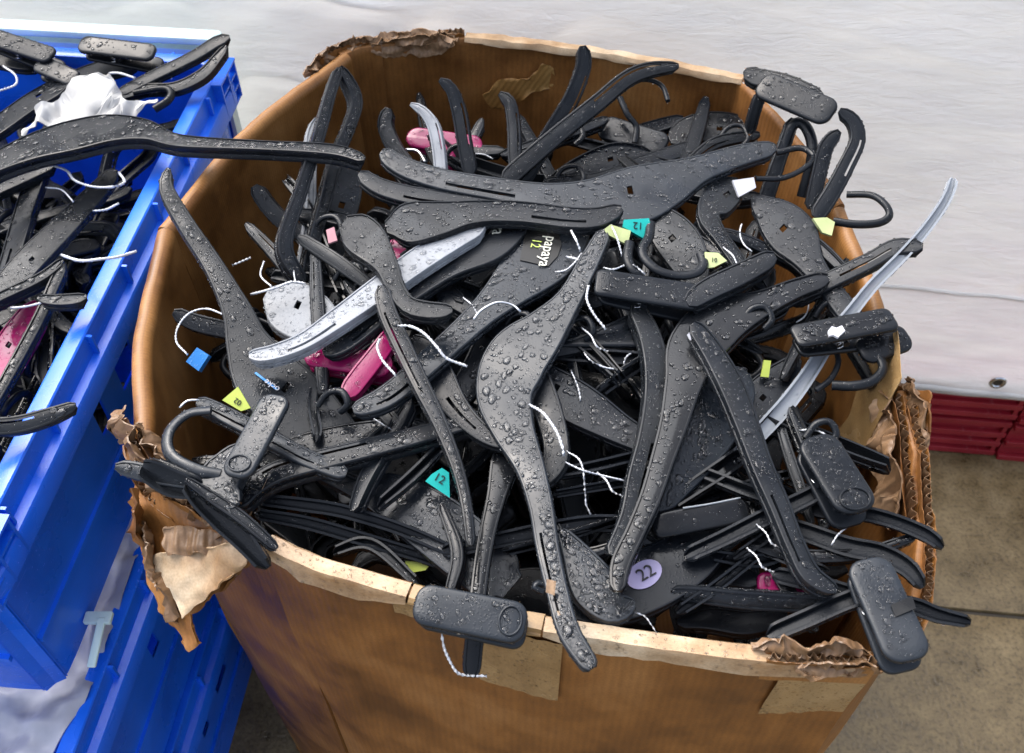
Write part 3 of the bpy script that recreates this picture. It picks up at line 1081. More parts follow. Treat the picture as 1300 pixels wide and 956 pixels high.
# packing tape on the outside of the front wall and inside the right wall
def tape_on_front(x0, x1, z0, z1, seed, mat='tape', off=0.0035, skew=0.0):
    Pp, Nn, s = wall_path([(1116, 843, -0.002), (950, 836, 0), (800, 816, 0), (680, 797, 0), (520, 757, 0), (400, 722, 0), (330, 690, 0)])
    # place along the wall by the photograph column of the rim
    d = Pp - CAM
    px = CX + FPX * (d @ RT) / (d @ FW)
    order = np.argsort(px)
    V, UV, F = [], [], []
    xs = np.linspace(x0, x1, 24)
    zz = np.linspace(z0, z1, 14)
    for i, x in enumerate(xs):
        idx = np.interp(x, px[order], order.astype(float))
        a = int(idx)
        b = min(a + 1, len(Pp) - 1)
        f = idx - a
        p = Pp[a] * (1 - f) + Pp[b] * f
        n_ = Nn[a]
        ss_ = s[a] * (1 - f) + s[b] * f
        for j, z in enumerate(zz):
            depth = -z
            bul = 0.007 * nz(ss_ * 7, depth * 6, 9) + 0.0022 * nz(ss_ * 28, depth * 14, 11)
            bul *= min(1, 0.35 + depth * 8)
            zr = z + 0.003 * nz(x * 0.08, seed) * (1 if j in (0, 13) else 0) + skew * (i / 23)
            q = p + n_ * (off + bul - 0.02 * depth / 0.84 + 0.0005 * nz(x * 0.1, z * 60, seed))
            V.append((q[0], q[1], p[2] + zr))
            UV.append((ss_, z))
    for i in range(23):
        for j in range(13):
            F.append((i * 14 + j, i * 14 + j + 1, (i + 1) * 14 + j + 1, (i + 1) * 14 + j))
    return link_mesh('tape', V, F, mat, box, sharp=0, uv=UV)


t1 = tape_on_front(604, 716, -0.012, -0.13, 1)
t2 = tape_on_front(498, 562, -0.004, -0.032, 2, off=0.0048)
t3 = tape_on_front(556, 640, -0.012, -0.040, 3, off=0.0042)
t4 = tape_on_front(1000, 1112, -0.012, -0.12, 4, skew=0.02)
FRONT = np.array((-.1, -1, .4))
for o_, k_ in ((rs1[0], 500), (rs2[0], 420), (t1, 420), (t2, 120), (t3, 160), (t4, 420)):
    wet_object(o_, k_, .0005, .0017, box, FRONT)
# torn flaps at the front left corner
fq = U(245, 700, -.045) + np.array((-.006, -.010, 0))
patch('torn_flap', [(186, 712), (205, 700), (250, 698), (296, 688), (314, 694), (316, 716), (286, 738), (232, 783), (212, 752)], fq, (-.45, -.6, .65), .0015, 'card_cream', box, amp=.006, freq=34, cuts=4, jag=.0025)
patch('torn_flap', [(163, 566), (170, 640), (182, 715), (196, 752), (214, 792), (238, 826), (252, 818), (240, 780), (286, 744), (328, 700), (300, 676), (236, 642), (196, 598)], fq + np.array((.004, .012, -.004)), (-.45, -.6, .65), .003, 'card', box, amp=.007, freq=26, cuts=4, jag=.003)
patch('torn_flap', [(208, 668), (240, 672), (280, 668), (310, 690), (290, 700), (250, 702), (212, 704)], fq + np.array((0, 0, .004)), (-.3, -.45, .85), .0015, 'card_torn', box, amp=.008, freq=40, cuts=4, jag=.004)
torn_ribbon([(178, 670, -.05), (194, 735, -.075), (218, 788, -.095), (246, 826, -.105)], .022, .026, .013, 41, 'card_torn', rows=12, off=-.004)
torn_ribbon([(172, 630, -.03), (184, 690, -.05), (204, 740, -.07)], .02, .024, .012, 42, 'card', rows=12, off=.002, freq=55)
# pale scuff on the back wall, tape inside the right wall
bq = U(660, 52, 0) + np.array((0, -.017, -.05))
patch('scuffed_paper', [(612, 122), (640, 100), (672, 98), (688, 80), (706, 84), (700, 112), (676, 118), (650, 134), (622, 142)], bq, (0.1, -1, 0), .0006, 'scuff', box, amp=.001, cuts=3, jag=.004)
rq = U(1150, 490, 0) + np.array((-.026, 0, -.02))
tp = patch('tape', [(1112, 430), (1140, 420), (1144, 480), (1118, 530), (1086, 590), (1064, 600), (1040, 585), (1076, 530)], rq, (-1, .05, .15), .0006, 'tape', box, amp=.002, cuts=3)
wet_object(tp, 260, .0004, .0012, box)

# ================================================================== BLUE CRATES on the left
CD = unit((-0.391 + 0.467, 1.2 - 0.417, 0))        # along the long side, away from the camera
CLt = np.array((-CD[1], CD[0], 0))                  # towards the left
ZUP = np.array((0, 0, 1.0))


def sweep_side(path_in, prof, close=True):
    """profile (outward, up) swept round a closed rectangle of corner points with mitred corners"""
    n = len(path_in)
    V, F = [], []
    for i in range(n):
        p, a, b = path_in[i], path_in[i - 1], path_in[(i + 1) % n]
        d1, d2 = unit(p - a), unit(b - p)
        n1, n2 = np.array((d1[1], -d1[0], 0)), np.array((d2[1], -d2[0], 0))
        mit = (n1 + n2) / (1 + n1 @ n2)
        for u, z in prof:
            V.append(p + mit * u + ZUP * z)
    k = len(prof)
    for i in range(n):
        q = (i + 1) % n
        for j in range(k if close else k - 1):
            F.append((i * k + j, q * k + j, q * k + (j + 1) % k, i * k + (j + 1) % k))
    return V, F


def rect(o, L, W, r=0.03, seg=4):
    """rounded rectangle from the near right corner o, going back along CD then left: anticlockwise seen from above"""
    c = [(o + CD * r + CLt * r, 270), (o + CD * (L - r) + CLt * r, 0), (o + CD * (L - r) + CLt * (W - r), 90), (o + CD * r + CLt * (W - r), 180)]
    out = []
    for p, a0 in c:
        for k in range(seg + 1):
            a = math.radians(a0 + 90 * k / seg)
            # local axes: +x' is right (-CLt), +y' is CD
            out.append(p + (-CLt) * (r * math.cos(a)) + CD * (r * math.sin(a)))
    return out


def blue_crate(label, o, L, W, H, holes=True):
    o = np.asarray(o, float)
    t = thing('blue_crate', label, 'crate', (o[0], o[1], o[2] - H), 'blue plastic crates')
    ring = rect(o, L, W)
    # two-step rim
    prof = [(-0.019, 0), (-0.0165, 0.0015), (-0.0015, 0.0015), (0, 0), (0.001, -0.026), (0.010, -0.028), (0.012, -0.031), (0.0125, -0.055), (0.010, -0.057), (0.0085, -0.055), (0.008, -0.035), (-0.004, -0.033), (-0.006, -0.012), (-0.019, -0.012)]
    V, F = sweep_side(ring, prof)
    link_mesh('rim', V, F, 'blue', t, sharp=40)
    # tapering walls with hand holes on the long sides
    levels = np.linspace(-0.012, -H, 12)
    names = []
    for side in range(4):
        a = ring[side * 5 + 2] if False else None
    inset = lambda z: -0.004 - 0.006 * (-z / H)
    corners = [o + CD * 0.0, o + CD * L, o + CD * L + CLt * W, o + CLt * W]
    sides = [(0, 1), (1, 2), (2, 3), (3, 0)]
    for a, b in sides:
        A, B = corners[a], corners[b]
        d = unit(B - A)
        nrm = np.array((d[1], -d[0], 0))
        ln = np.linalg.norm(B - A)
        cols = int(ln / 0.022)
        V, F = [], []
        for z in levels:
            i_ = inset(z)
            for k in range(cols + 1):
                f = k / cols
                x = -i_ + (ln + 2 * i_) * f                 # taper the ends as well
                e = min(x + i_, ln + i_ - x)
                rnd = 0.016 * max(0, 1 - e / 0.03) ** 2     # rounded corners
                V.append(A + d * x + nrm * (i_ - rnd) + ZUP * z)
        n = cols + 1
        for j in range(len(levels) - 1):
            for k in range(cols):
                f = (k + 0.5) / cols * ln
                if holes and a in (0, 2) and 3 <= j <= 4 and (0.235 < f < 0.275 or 0.318 < f < 0.358 or 0.55 < f < 0.59):
                    continue
                F.append((j * n + k, j * n + k + 1, (j + 1) * n + k + 1, (j + 1) * n + k))
        nV = len(V)
        V = np.array(V)
        V2 = V - nrm * 0.003
        w = link_mesh('side_wall', V, F, 'blue', t, sharp=40)
        link_mesh('inner_skin', V2, [tuple(q for q in f[::-1]) for f in F], 'blue', w, sharp=40)
        # stepped band low on the wall and upright gussets under the rim
        for z, hh in ((-H * 0.66, 0.0),):
            i_ = inset(z)
            m = Mesh()
            m.box(A + d * ln / 2 + nrm * (i_ + 0.0015) + ZUP * z, d * (ln / 2 + i_ - 0.02), nrm * 0.0028, ZUP * 0.0035)
            link_mesh('band', m.V, m.F, 'blue', w, smooth=False)
        for x in np.arange(0.055, ln - 0.02, 0.105):
            m = Mesh()
            p = A + d * x
            hw = d * 0.0016
            tri = [(-0.006, -0.030), (0.0115, -0.033), (-0.008, -0.085)]
            V = [p + s_ * hw + nrm * u + ZUP * z for s_ in (-1, 1) for u, z in tri]
            m.add(V, [(0, 1, 2), (3, 5, 4), (0, 3, 4, 1), (1, 4, 5, 2), (2, 5, 3, 0)])
            m.box(p + d * 0.02 + nrm * 0.0028 - ZUP * 0.0135, d * 0.0016, nrm * 0.0035, ZUP * 0.0125)
            link_mesh('gusset', m.V[:6], m.F[:5], 'blue', w, smooth=False)
            link_mesh('rim_rib', m.V[6:], [tuple(i - 6 for i in f) for f in m.F[5:]], 'blue', w, smooth=False)
    # base and the boxed corner posts
    m = Mesh()
    cB = [c + ZUP * (-H + 0.004) for c in corners]
    ins = 0.036
    q = [cB[0] + (CD + CLt) * ins, cB[1] + (-CD + CLt) * ins, cB[2] + (-CD - CLt) * ins, cB[3] + (CD - CLt) * ins]
    m.add(q + [p - ZUP * 0.004 for p in q], [(0, 1, 2, 3), (7, 6, 5, 4), (0, 4, 5, 1), (1, 5, 6, 2), (2, 6, 7, 3), (3, 7, 4, 0)])
    link_mesh('base', m.V, m.F, 'blue', t, smooth=False)
    for c, dy in ((corners[0], 1), (corners[1], -1)):
        post = Mesh()
        y0 = c + CD * dy * 0.0
        for k, x in enumerate((0.004, 0.034, 0.064)):
            post.box(y0 + CD * dy * x - CLt * 0.006 - ZUP * 0.029, CD * 0.0017, CLt * 0.0065, ZUP * 0.028)
        for z in (-0.020, -0.038, -0.056):
            post.box(y0 + CD * dy * 0.034 - CLt * 0.0057 + ZUP * z, CD * 0.0315, CLt * 0.006, ZUP * 0.0016)
        for k in range(len(post.V) // 8):
            link_mesh('corner_rib', post.V[k * 8:k * 8 + 8], [(0, 1, 3, 2), (4, 6, 7, 5), (0, 4, 5, 1), (2, 3, 7, 6), (0, 2, 6, 4), (1, 5, 7, 3)], 'blue', t, smooth=False)
        m = Mesh()
        m.box(y0 + CD * dy * 0.035 - CLt * 0.0065 - ZUP * 0.0005, CD * 0.033, CLt * 0.007, ZUP * 0.0016)
        link_mesh('corner_cap', m.V, m.F, 'blue', t, smooth=False)
    return t


CR_O = np.array((-0.468, 0.41, RIM - 0.02))
CR_L, CR_W, CR_H = 0.80, 0.48, 0.262
upper = blue_crate('upper blue plastic crate full of wet hangers beside the card box', CR_O, CR_L, CR_W, CR_H)
for ch in list(upper.children):
    if ch.name.startswith('rim'):
        wet_object(ch, 900, .0005, .0016, upper)
    elif ch.name.startswith('side_wall'):
        wet_object(ch, 350, .0005, .0014, upper)
LOW_O = np.array((-0.462, 0.28, RIM - 0.302))
blue_crate('lower blue plastic crate under the full one, holding white plastic film', LOW_O, 0.80, 0.50, 0.27)
blue_crate('bottom blue plastic crate of the stack, standing on the pavement', LOW_O - np.array((0, 0, 0.273)), 0.80, 0.50, 0.264)

# white tray behind the crate
tr = thing('white_tray', 'pale mint plastic tray standing behind the upper blue crate', 'tray', CR_O + CD * 0.86 - ZUP * 0.8)
V, F = rounded_slab(CR_O + CD * 0.838 + CLt * 0.245 + ZUP * 0.010, CLt, CD, ZUP, 0.46, 0.026, 0.012, bev=0.003, corner=0.010)
link_mesh('rim', V, F, 'whitetray', tr)
m = Mesh()
m.box(CR_O + CD * 0.838 + CLt * 0.245 - ZUP * 0.41, CLt * 0.222, CD * 0.010, ZUP * 0.40)
link_mesh('body', m.V, m.F, 'whitetray', tr, smooth=False)

# white plastic film stuffed in the lower crate, and the mint bracket on its rim
fp = U(60, 880, -0.300)
film = patch('plastic_film', [(70, 720), (165, 640), (180, 690), (112, 885), (60, 960), (-120, 960), (-120, 850)], fp, (0, 0, 1), 0.0012, 'film', None, amp=0.018, freq=22, cuts=4)
film['label'] = 'crumpled white plastic film lying in the lower blue crate'
film['category'] = 'plastic film'
br = thing('bracket', 'small pale mint plastic bracket on the lower crate rim', 'bracket', U(125, 790, -0.262))
V, F = rounded_slab(U(124, 783, -0.262), RT, unit((0, 1, 0)), ZUP, 0.030, 0.014, 0.006, bev=0.001, corner=0.002)
link_mesh('top_bar', V, F, 'whitetray', br)
a, b = U(131, 785, -0.266), U(117, 848, -0.276)
V, F = rounded_slab((a + b) / 2, unit(b - a), RT, unit(np.cross(unit(b - a), RT)) * -1, np.linalg.norm(b - a), 0.009, 0.005, bev=0.001, corner=0.002)
link_mesh('arm', V, F, 'whitetray', br)


# ================================================================== HANGERS
class Hanger:
    """one wet plastic hanger: an Empty with its moulded body, droplets, hook, clips, tags and cords as children"""

    def __init__(s, label, at, group=None, cat='hanger', name='clothes_hanger'):
        s.root = thing(name, label, cat, U(*at), group)
        s.dr = {}
        s.p0, s.n, s.mat = None, np.array((0, 0, 1.0)), 'black'

    def drops(s, mat):
        return s.dr.setdefault(WATER_OF.get(mat, 'w_black'), Drops())

    def arm(s, pts, z, hint=(0, 0, 1), mat='black', d=9, flip=False, slots=(), dens=2.6, big=1.0, ends=(True, True), name='body', crown=0.6, step=7):
        P1, P2 = U(pts[0][0], pts[0][1], z[0]), U(pts[-1][0], pts[-1][1], z[1])
        ln = unit(P2 - P1)
        n = np.array(hint, float)
        if tuple(hint) == (0, 0, 1):                 # each lies at its own small tilt
            n += np.array((random.uniform(-.22, .22), random.uniform(-.30, .16), 0))
        n = unit(n - ln * (n @ ln))
        if n @ (CAM - P1) < 0:
            n = -n
        s.p0, s.n, s.mat = P1, n, mat
        Q = spline(pts, step)
        T = np.gradient(Q[:, :2], axis=0)
        T /= np.linalg.norm(T, axis=1)[:, None] + 1e-9
        C, X, W = [], [], []
        for (x, y, w), (tx, ty) in zip(Q, T):
            w *= 0.80 if w < 40 else 0.80 + 0.14 * min(1, (w - 40) / 30)      # the flange shows beside the face
            c = on_plane(x, y, P1, n)
            a, b = on_plane(x - ty * w / 2, y + tx * w / 2, P1, n), on_plane(x + ty * w / 2, y - tx * w / 2, P1, n)
            C.append((a + b) / 2)
            X.append(unit(b - a))
            W.append(np.linalg.norm(b - a))
        C, X, W = np.array(C), np.array(X), np.array(W)
        nn = -n if flip else n
        d = d / 1000
        C2 = C - n * d if flip else C                # a hanger lying on its back shows its hollow side
        slots = list(slots)
        k = int(np.argmax(W))
        if W[k] > 0.036 and not flip and random.random() < .6 and 2 < k < len(W) - 3:      # the narrow slit moulded through each broad middle
            slots.append((random.choice((2, 3)), (k - 0.6) / (len(W) - 1), (k + 0.6) / (len(W) - 1)))
        V, F, W2, sl = channel(C2, X, nn, W, d=d, slots=slots, round_ends=ends, crown=crown / 1000, lip=0 if flip else random.choice((0, .0006, .0009)))
        o = link_mesh(name, V, F, mat, s.root, sharp=48)
        wet_channel(s.drops(mat), C2, X, nn, W2, sl, d, dens * (1 if mat == 'charcoal' else random.choice((.45, .8, 1, 1.2))), big * (1 if mat == 'charcoal' else random.choice((.75, .9, 1))), flip=flip, slots=slots)
        return s

    def px(s, x, y, lift=0.0):
        return on_plane(x, y, s.p0, s.n) + s.n * lift

    def hook(s, pts, r=0.004, mat='black', name='hook', flat=0.8):
        P = np.array([U(x, y, z) for x, y, z in pts])
        V, F = tube(P, r, seg=10, flatten=flat)
        link_mesh(name, V, F, mat, s.root, sharp=60)
        Pd = spline(P, 0.003)
        dr = s.drops(mat)
        for p in Pd:
            for _ in range(2):
                v = unit(rng.normal(size=3) + np.array((0, -0.4, 0.6)))
                dr.add(p + v * r * 0.95, v, random.uniform(0.0006, 0.0014))
        return s

    def cord(s, pts, r=0.0014, mat='string', name='cord'):
        V, F = tube([U(x, y, z) for x, y, z in pts], r * (0.95 if mat == 'string' else 1), seg=8, twist=700 if mat == 'string' else 0, flatten=0.8 if mat == 'string' else 1)
        link_mesh(name, V, F, mat, s.root, sharp=0)
        return s

    def tag(s, poly, z, mat, t=0.004, text=None, tdir=(1, 0), size=9, hint=(0, -0.5, 0.8), tmat='print', name='size_tag'):
        c = np.mean(np.array(poly, float), 0)
        p0 = U(c[0], c[1], z)
        n = unit(hint)
        o = patch(name, poly, p0, n, t, mat, s.root, cuts=1, amp=0.0003)
        if text:
            a, b = on_plane(c[0], c[1], p0, n), on_plane(c[0] + tdir[0], c[1] + tdir[1], p0, n)
            k = np.linalg.norm(b - a) / math.hypot(*tdir)
            lettering(text, a + n * 0.0007, unit(b - a), n, size * k, tmat, o)
        return s

    def text(s, txt, x, y, tdir, size, mat, squash=1.0, lift=0.0009):
        a, b = s.px(x, y), s.px(x + tdir[0], y + tdir[1])
        k = np.linalg.norm(b - a) / math.hypot(*tdir)
        lettering(txt, a + s.n * lift, unit(b - a), s.n, size * k, mat, s.root, squash=squash)
        return s

    def clip(s, a, b, wpx, hint=(0, -0.3, 1), mat='black', T=0.0065, gap=0.013, jaw2=True, open_=0.12, dens=3.2, rest=False, corner=None, big=1.0):
        """a trouser clip: two rounded jaws on a sprung pivot; a, b = (x, y, z) ends of the upper jaw"""
        A, B = U(*a), U(*b)
        L = np.linalg.norm(B - A)
        ax = (B - A) / L
        n = np.array(hint, float)
        n = unit(n - ax * (n @ ax))
        if n @ (CAM - A) < 0:
            n = -n
        ay = np.cross(n, ax)
        c = (A + B) / 2
        W = wpx * ((c - CAM) @ FW) / FPX
        root = thing_part('clip', s.root)
        V, F = rounded_slab(c, ax, ay, n, L, W, T, bev=0.0022, corner=W * 0.36 if corner is None else corner * W, bulge=0.0008)
        link_mesh('jaw', V, F, mat, root, sharp=50)
        th = np.linspace(0, 2 * math.pi, 25)
        ring = [c + ax * (L * 0.36 + W * 0.26 * math.cos(t)) + ay * (W * 0.34 * math.sin(t)) + n * 0.0012 for t in th]
        if rest:                                          # finger rest pressed into one end
            V, F = tube(ring, 0.0009, seg=6, closed_ends=False)
            link_mesh('finger_rest', V, F, mat, root, sharp=0)
        # spine under the upper jaw
        V, F = rounded_slab(c - n * T, ax, ay, n, L * 0.8, W * 0.5, 0.003, bev=0.001)
        link_mesh('spine', V, F, mat, root, sharp=50)
        if jaw2:
            tilt = open_
            ax2 = unit(ax * math.cos(tilt) - n * math.sin(tilt))
            n2 = np.cross(ax2, ay)
            V, F = rounded_slab(c - n * (T + gap) + ax * L * 0.03, ax2, ay, n2 if n2 @ n > 0 else -n2, L * 0.97, W * 0.95, 0.006, bev=0.002, corner=W * 0.3)
            link_mesh('jaw', V, F, mat, root, sharp=50)
            V, F = tube([c + ay * W * 0.42 - n * (T + gap * 0.5), c - ay * W * 0.42 - n * (T + gap * 0.5)], 0.0034, seg=10)
            link_mesh('pivot', V, F, mat, root, sharp=40)
            sp = [c - ax * L * 0.06 + ay * W * (0.43 - 0.86 * t) - n * (T + gap * 0.5 + 0.004 * math.sin(t * 40)) + ax * 0.004 * math.cos(t * 40) for t in np.linspace(0, 1, 24)]
            V, F = tube(sp, 0.0007, seg=5)
            link_mesh('spring', V, F, 'metal', root, sharp=0)
        dr = s.drops(mat)
        for _ in range(int(L * W * 1e4 * dens * 1.6)):
            r = min(drop_r(big), 0.0038)
            x, y = random.uniform(-0.5, 0.5) * (L - 2.4 * r - 0.004), random.uniform(-0.5, 0.5) * (W - 2.4 * r - 0.004)
            q = math.hypot(max(0, abs(x) - L / 2 + W * 0.36), max(0, abs(y) - W / 2 + W * 0.36))
            if q > W * 0.36 - r - 0.002:
                continue
            dr.add(c + ax * x + ay * y + n * 0.0004, n, r)
        for _ in range(int((L + W) * 1000 * 0.8)):
            t = random.random()
            sg = random.choice((-1, 1))
            if t < L / (L + W):
                p, v = ax * random.uniform(-0.42, 0.42) * L + ay * sg * W / 2, ay * sg
            else:
                p, v = ay * random.uniform(-0.2, 0.2) * W + ax * sg * L / 2, ax * sg
            dr.add(c + p - n * random.uniform(0.0012, T - 0.001), v, random.uniform(0.0006, 0.0013))
        return s

    def done(s):
        for m, d in s.dr.items():
            d.build(m, s.root)
        return s.root


def thing_part(name, parent):
    o = bpy.data.objects.new(name, None)
    o.empty_display_size = 0.01
    COL.objects.link(o)
    o.parent = parent
    return o


G_BOX = 'hangers heaped in the card box'
# ---- top of the heap, middle
h = Hanger('dark grey hanger with broad drop-spotted middle, its lower arm hanging over the front rim', (640, 480, .03), G_BOX)
h.arm([(768, 292, 24), (748, 330, 32), (722, 378, 40), (690, 418, 62), (655, 455, 84), (640, 495, 78), (650, 540, 62), (672, 590, 46), (686, 640, 40), (694, 690, 38), (706, 745, 36), (722, 800, 36), (752, 848, 30)], (.050, .034), hint=(-.17, -.06, 1), mat='charcoal', slots=[(1, .70, .88)], dens=2.6, big=1.35)
h.cord([(672, 514, .034), (689, 524, .038), (706, 547, .036), (714, 568, .032), (716, 579, .028)], 0.0018)
h.cord([(719, 573, .028), (735, 583, .03), (741, 602, .026), (744, 640, .01), (750, 653, .006)], 0.0011)
h.cord([(718, 587, .026), (740, 597, .028), (762, 603, .02), (792, 610, .012)], 0.0011)
h.tag([(694, 735), (706, 738), (704, 756), (693, 752)], .0400, 'card_torn', t=.0008, name='paper_or_glint')
h.done()

h = Hanger('charcoal hanger with a black plate lettered in cream and lime between the grey arms', (690, 315, .02), G_BOX)
h.arm([(735, 250, 60), (712, 282, 88), (690, 318, 92), (655, 355, 66), (615, 393, 46), (575, 430, 40), (530, 470, 38), (490, 502, 36), (448, 520, 24)], (.030, .036), hint=(-.08, -.1, 1), mat='charcoal', slots=[(4, .76, .93)], dens=2.2, big=1.3)
lab = patch('printed_panel', [(668, 288), (709, 297), (713, 310), (708, 325), (696, 338), (660, 330)], h.px(690, 312) + h.n * .0012, h.n, .0006, 'print', h.root, cuts=1)
h.text('papaya', 695, 321, (-9.5, 36), 15, 'creamprint', lift=.0022)
h.text('12', 680, 311, (-6, 22), 12, 'limeprint', lift=.0022)
h.cord([(719, 326, .034), (734, 330, .04), (752, 346, .04)], 0.0016)
h.cord([(701, 346, .03), (718, 343, .034), (730, 333, .038), (738, 322, .036)], 0.0013)
h.cord([(725, 293, .05), (732, 306, .05), (737, 319, .044)], 0.0017)
h.done()

h = Hanger('black hanger with a dark plate lettered in cream, mostly under the drop-covered arms', (610, 305, .02), G_BOX)
h.arm([(668, 262, 40), (640, 285, 62), (612, 304, 66), (570, 332, 46), (530, 362, 34), (490, 392, 30), (440, 432, 28), (410, 447, 20)], (.030, .034), slots=[(4, .72, .9)], dens=2.4, big=1.2)
h.text('aya', 634, 289, (-6, 24), 15, 'creamprint')
h.cord([(482, 431, .052), (479, 441, .052), (486, 458, .05), (503, 477, .046)], 0.0017)
h.done()

h = Hanger('large charcoal hanger lying across the back of the heap with wide arms', (800, 255, .04), G_BOX)
h.arm([(484, 192, 26), (514, 211, 31), (560, 226, 33), (620, 237, 35), (690, 248, 42), (750, 254, 62), (805, 247, 78), (850, 231, 64), (892, 212, 42), (940, 196, 34), (985, 186, 24)], (.050, .040), hint=(-.06, -.12, 1), mat='charcoal', slots=[(1, .18, .36)], dens=2.8, d=10)
h.done()

h = Hanger('thin black hanger arm just below the large charcoal one, curled at its left end', (560, 250, .035), G_BOX)
h.arm([(456, 219, 22), (484, 236, 27), (530, 248, 29), (590, 255, 30), (660, 262, 34), (730, 272, 46), (800, 280, 50)], (.044, .030), slots=[(1, .18, .38)], dens=3.0, d=10)
h.done()

h = Hanger('dark hanger with rounded left plate and slotted right arm across the heap middle', (640, 270, .04), G_BOX)
h.arm([(490, 288, 40), (520, 282, 58), (560, 276, 50), (605, 268, 36), (660, 268, 33), (720, 275, 33), (758, 275, 31), (790, 264, 22)], (.046, .052), slots=[(1, .62, .86)], mat='black', dens=3.2, d=10)
h.cord([(776, 286, .052), (783, 301, .054), (790, 325, .046)], 0.0014)
h.done()

h = Hanger('narrow black hanger seen almost edge on, running down through the middle left', (540, 500, .05), G_BOX)
h.arm([(484, 362, 26), (492, 395, 30), (512, 440, 30), (536, 490, 28), (558, 535, 24), (580, 590, 20), (592, 640, 18), (598, 692, 16)], (.062, .046), slots=[(1, .10, .42)], dens=3.4, d=12)
h.cord([(505, 414, .064), (520, 414, .066), (538, 423, .064), (555, 441, .06), (567, 455, .056), (593, 465, .05)], 0.0018)
h.done()

h = Hanger('pale silver grey hanger arm reaching left across the black ones', (440, 400, .04), G_BOX)
h.arm([(316, 451, 20), (345, 447, 24), (385, 432, 27), (430, 402, 33), (480, 366, 38), (530, 330, 40), (575, 302, 38), (615, 280, 34)], (.052, .040), mat='silver', slots=[(1, .16, .36)], dens=2.4, d=10)
h.done()

h = Hanger('black hanger with a wide shoulder and arm bent right over the silver one', (490, 330, .05), G_BOX)
h.arm([(436, 282, 50), (465, 303, 58), (490, 335, 38), (502, 364, 30), (518, 386, 28), (544, 393, 27), (574, 393, 22)], (.052, .066), dens=3.0, mat='black_dry')
h.tag([(414, 292), (424, 288), (428, 305), (417, 309)], .058, 'pink')
h.done()

h = Hanger('long black arm rising at the left rim, blue cube tag on its cord', (290, 380, .02), G_BOX)
h.arm([(214, 213, 14), (211, 238, 24), (236, 283, 28), (272, 338, 33), (300, 392, 46), (315, 436, 64), (340, 480, 92), (385, 520, 92), (430, 560, 70), (480, 600, 40)], (.075, -.012), dens=2.4, hint=(.1, -.1, 1), mat='black_dry', d=11)
h.text('ocke', 345, 490, (-22, -15), 11, 'whiteplastic', lift=.0012)
patch('printed_line', [(323, 474), (325, 472), (352, 493), (350, 495)], h.px(338, 484) + h.n * .0012, h.n, .0003, 'blueprint', h.root, cuts=1)
h.cord([(288, 401, .03), (262, 392, .03), (240, 398, .03), (226, 415, .03), (224, 434, .028), (238, 450, .026)], 0.0013)
h.tag([(236, 459), (250, 441), (265, 451), (252, 471)], .026, 'bluetag', t=.009)
h.done()

h = Hanger('short black arm end curving out below the blue cube tag cord', (250, 410, -.02), G_BOX)
h.arm([(220, 396, 22), (248, 409, 28), (290, 419, 28), (340, 432, 26)], (-.012, -.03), hint=(0, -.5, .9), dens=3)
h.done()

h = Hanger('pale grey rounded plate with drops behind the silver arm', (375, 392, .0), G_BOX)
h.arm([(338, 372, 44), (366, 388, 72), (398, 404, 70), (430, 430, 40)], (.006, .004), mat='grey', dens=4)
h.cord([(318, 374, .02), (348, 366, .024), (370, 358, .024), (388, 360, .02)], 0.0018)
h.cord([(335, 332, .0), (331, 350, .004), (345, 364, .01)], 0.0013)
h.cord([(295, 337, .01), (318, 327, .012)], 0.0018)
h.done()

# ---- left of the heap: arms standing up against the wall
h = Hanger('black beaded hanger arm leaning up against the left wall in a loop', (400, 200, 0), G_BOX)
h.arm([(431, 86, 16), (420, 120, 18), (407, 168, 20), (394, 208, 21), (381, 248, 22), (364, 298, 25), (366, 326, 24), (386, 358, 20)], (.060, -.01), hint=(.4, -1, .5), dens=3.4, d=12)
h.done()
h = Hanger('second beaded black arm of the pair leaning on the left wall', (430, 190, 0), G_BOX)
h.arm([(432, 84, 12), (446, 106, 17), (454, 130, 18), (446, 158, 19), (436, 182, 20), (426, 210, 20), (413, 258, 20), (401, 302, 20), (388, 356, 18)], (.056, -.014), hint=(.5, -1, .4), dens=3.4, d=11)
h.done()
h = Hanger('grey strip of a hanger hanging between two black beaded arms at left', (392, 250, -.02), G_BOX)
h.arm([(402, 150, 14), (396, 175, 22), (396, 215, 16), (395, 258, 17), (388, 312, 18), (382, 345, 14)], (.02, -.03), hint=(.3, -1, .5), mat='grey', dens=3)
h.done()
h = Hanger('dark drop-covered hanger plate standing right of the beaded arms', (428, 260, -.03), G_BOX)
h.arm([(446, 205, 36), (436, 240, 56), (424, 280, 58), (412, 330, 50), (404, 380, 40)], (-.01, -.05), hint=(.3, -1, .5), dens=4, mat='black_dry')
h.done()
h = Hanger('stubby black arm end poking out from the left wall', (340, 260, -.04), G_BOX)
h.arm([(322, 236, 24), (338, 260, 26), (358, 281, 26), (385, 300, 24)], (-.02, -.05), hint=(0, -.8, .6), dens=2.5)
h.done()

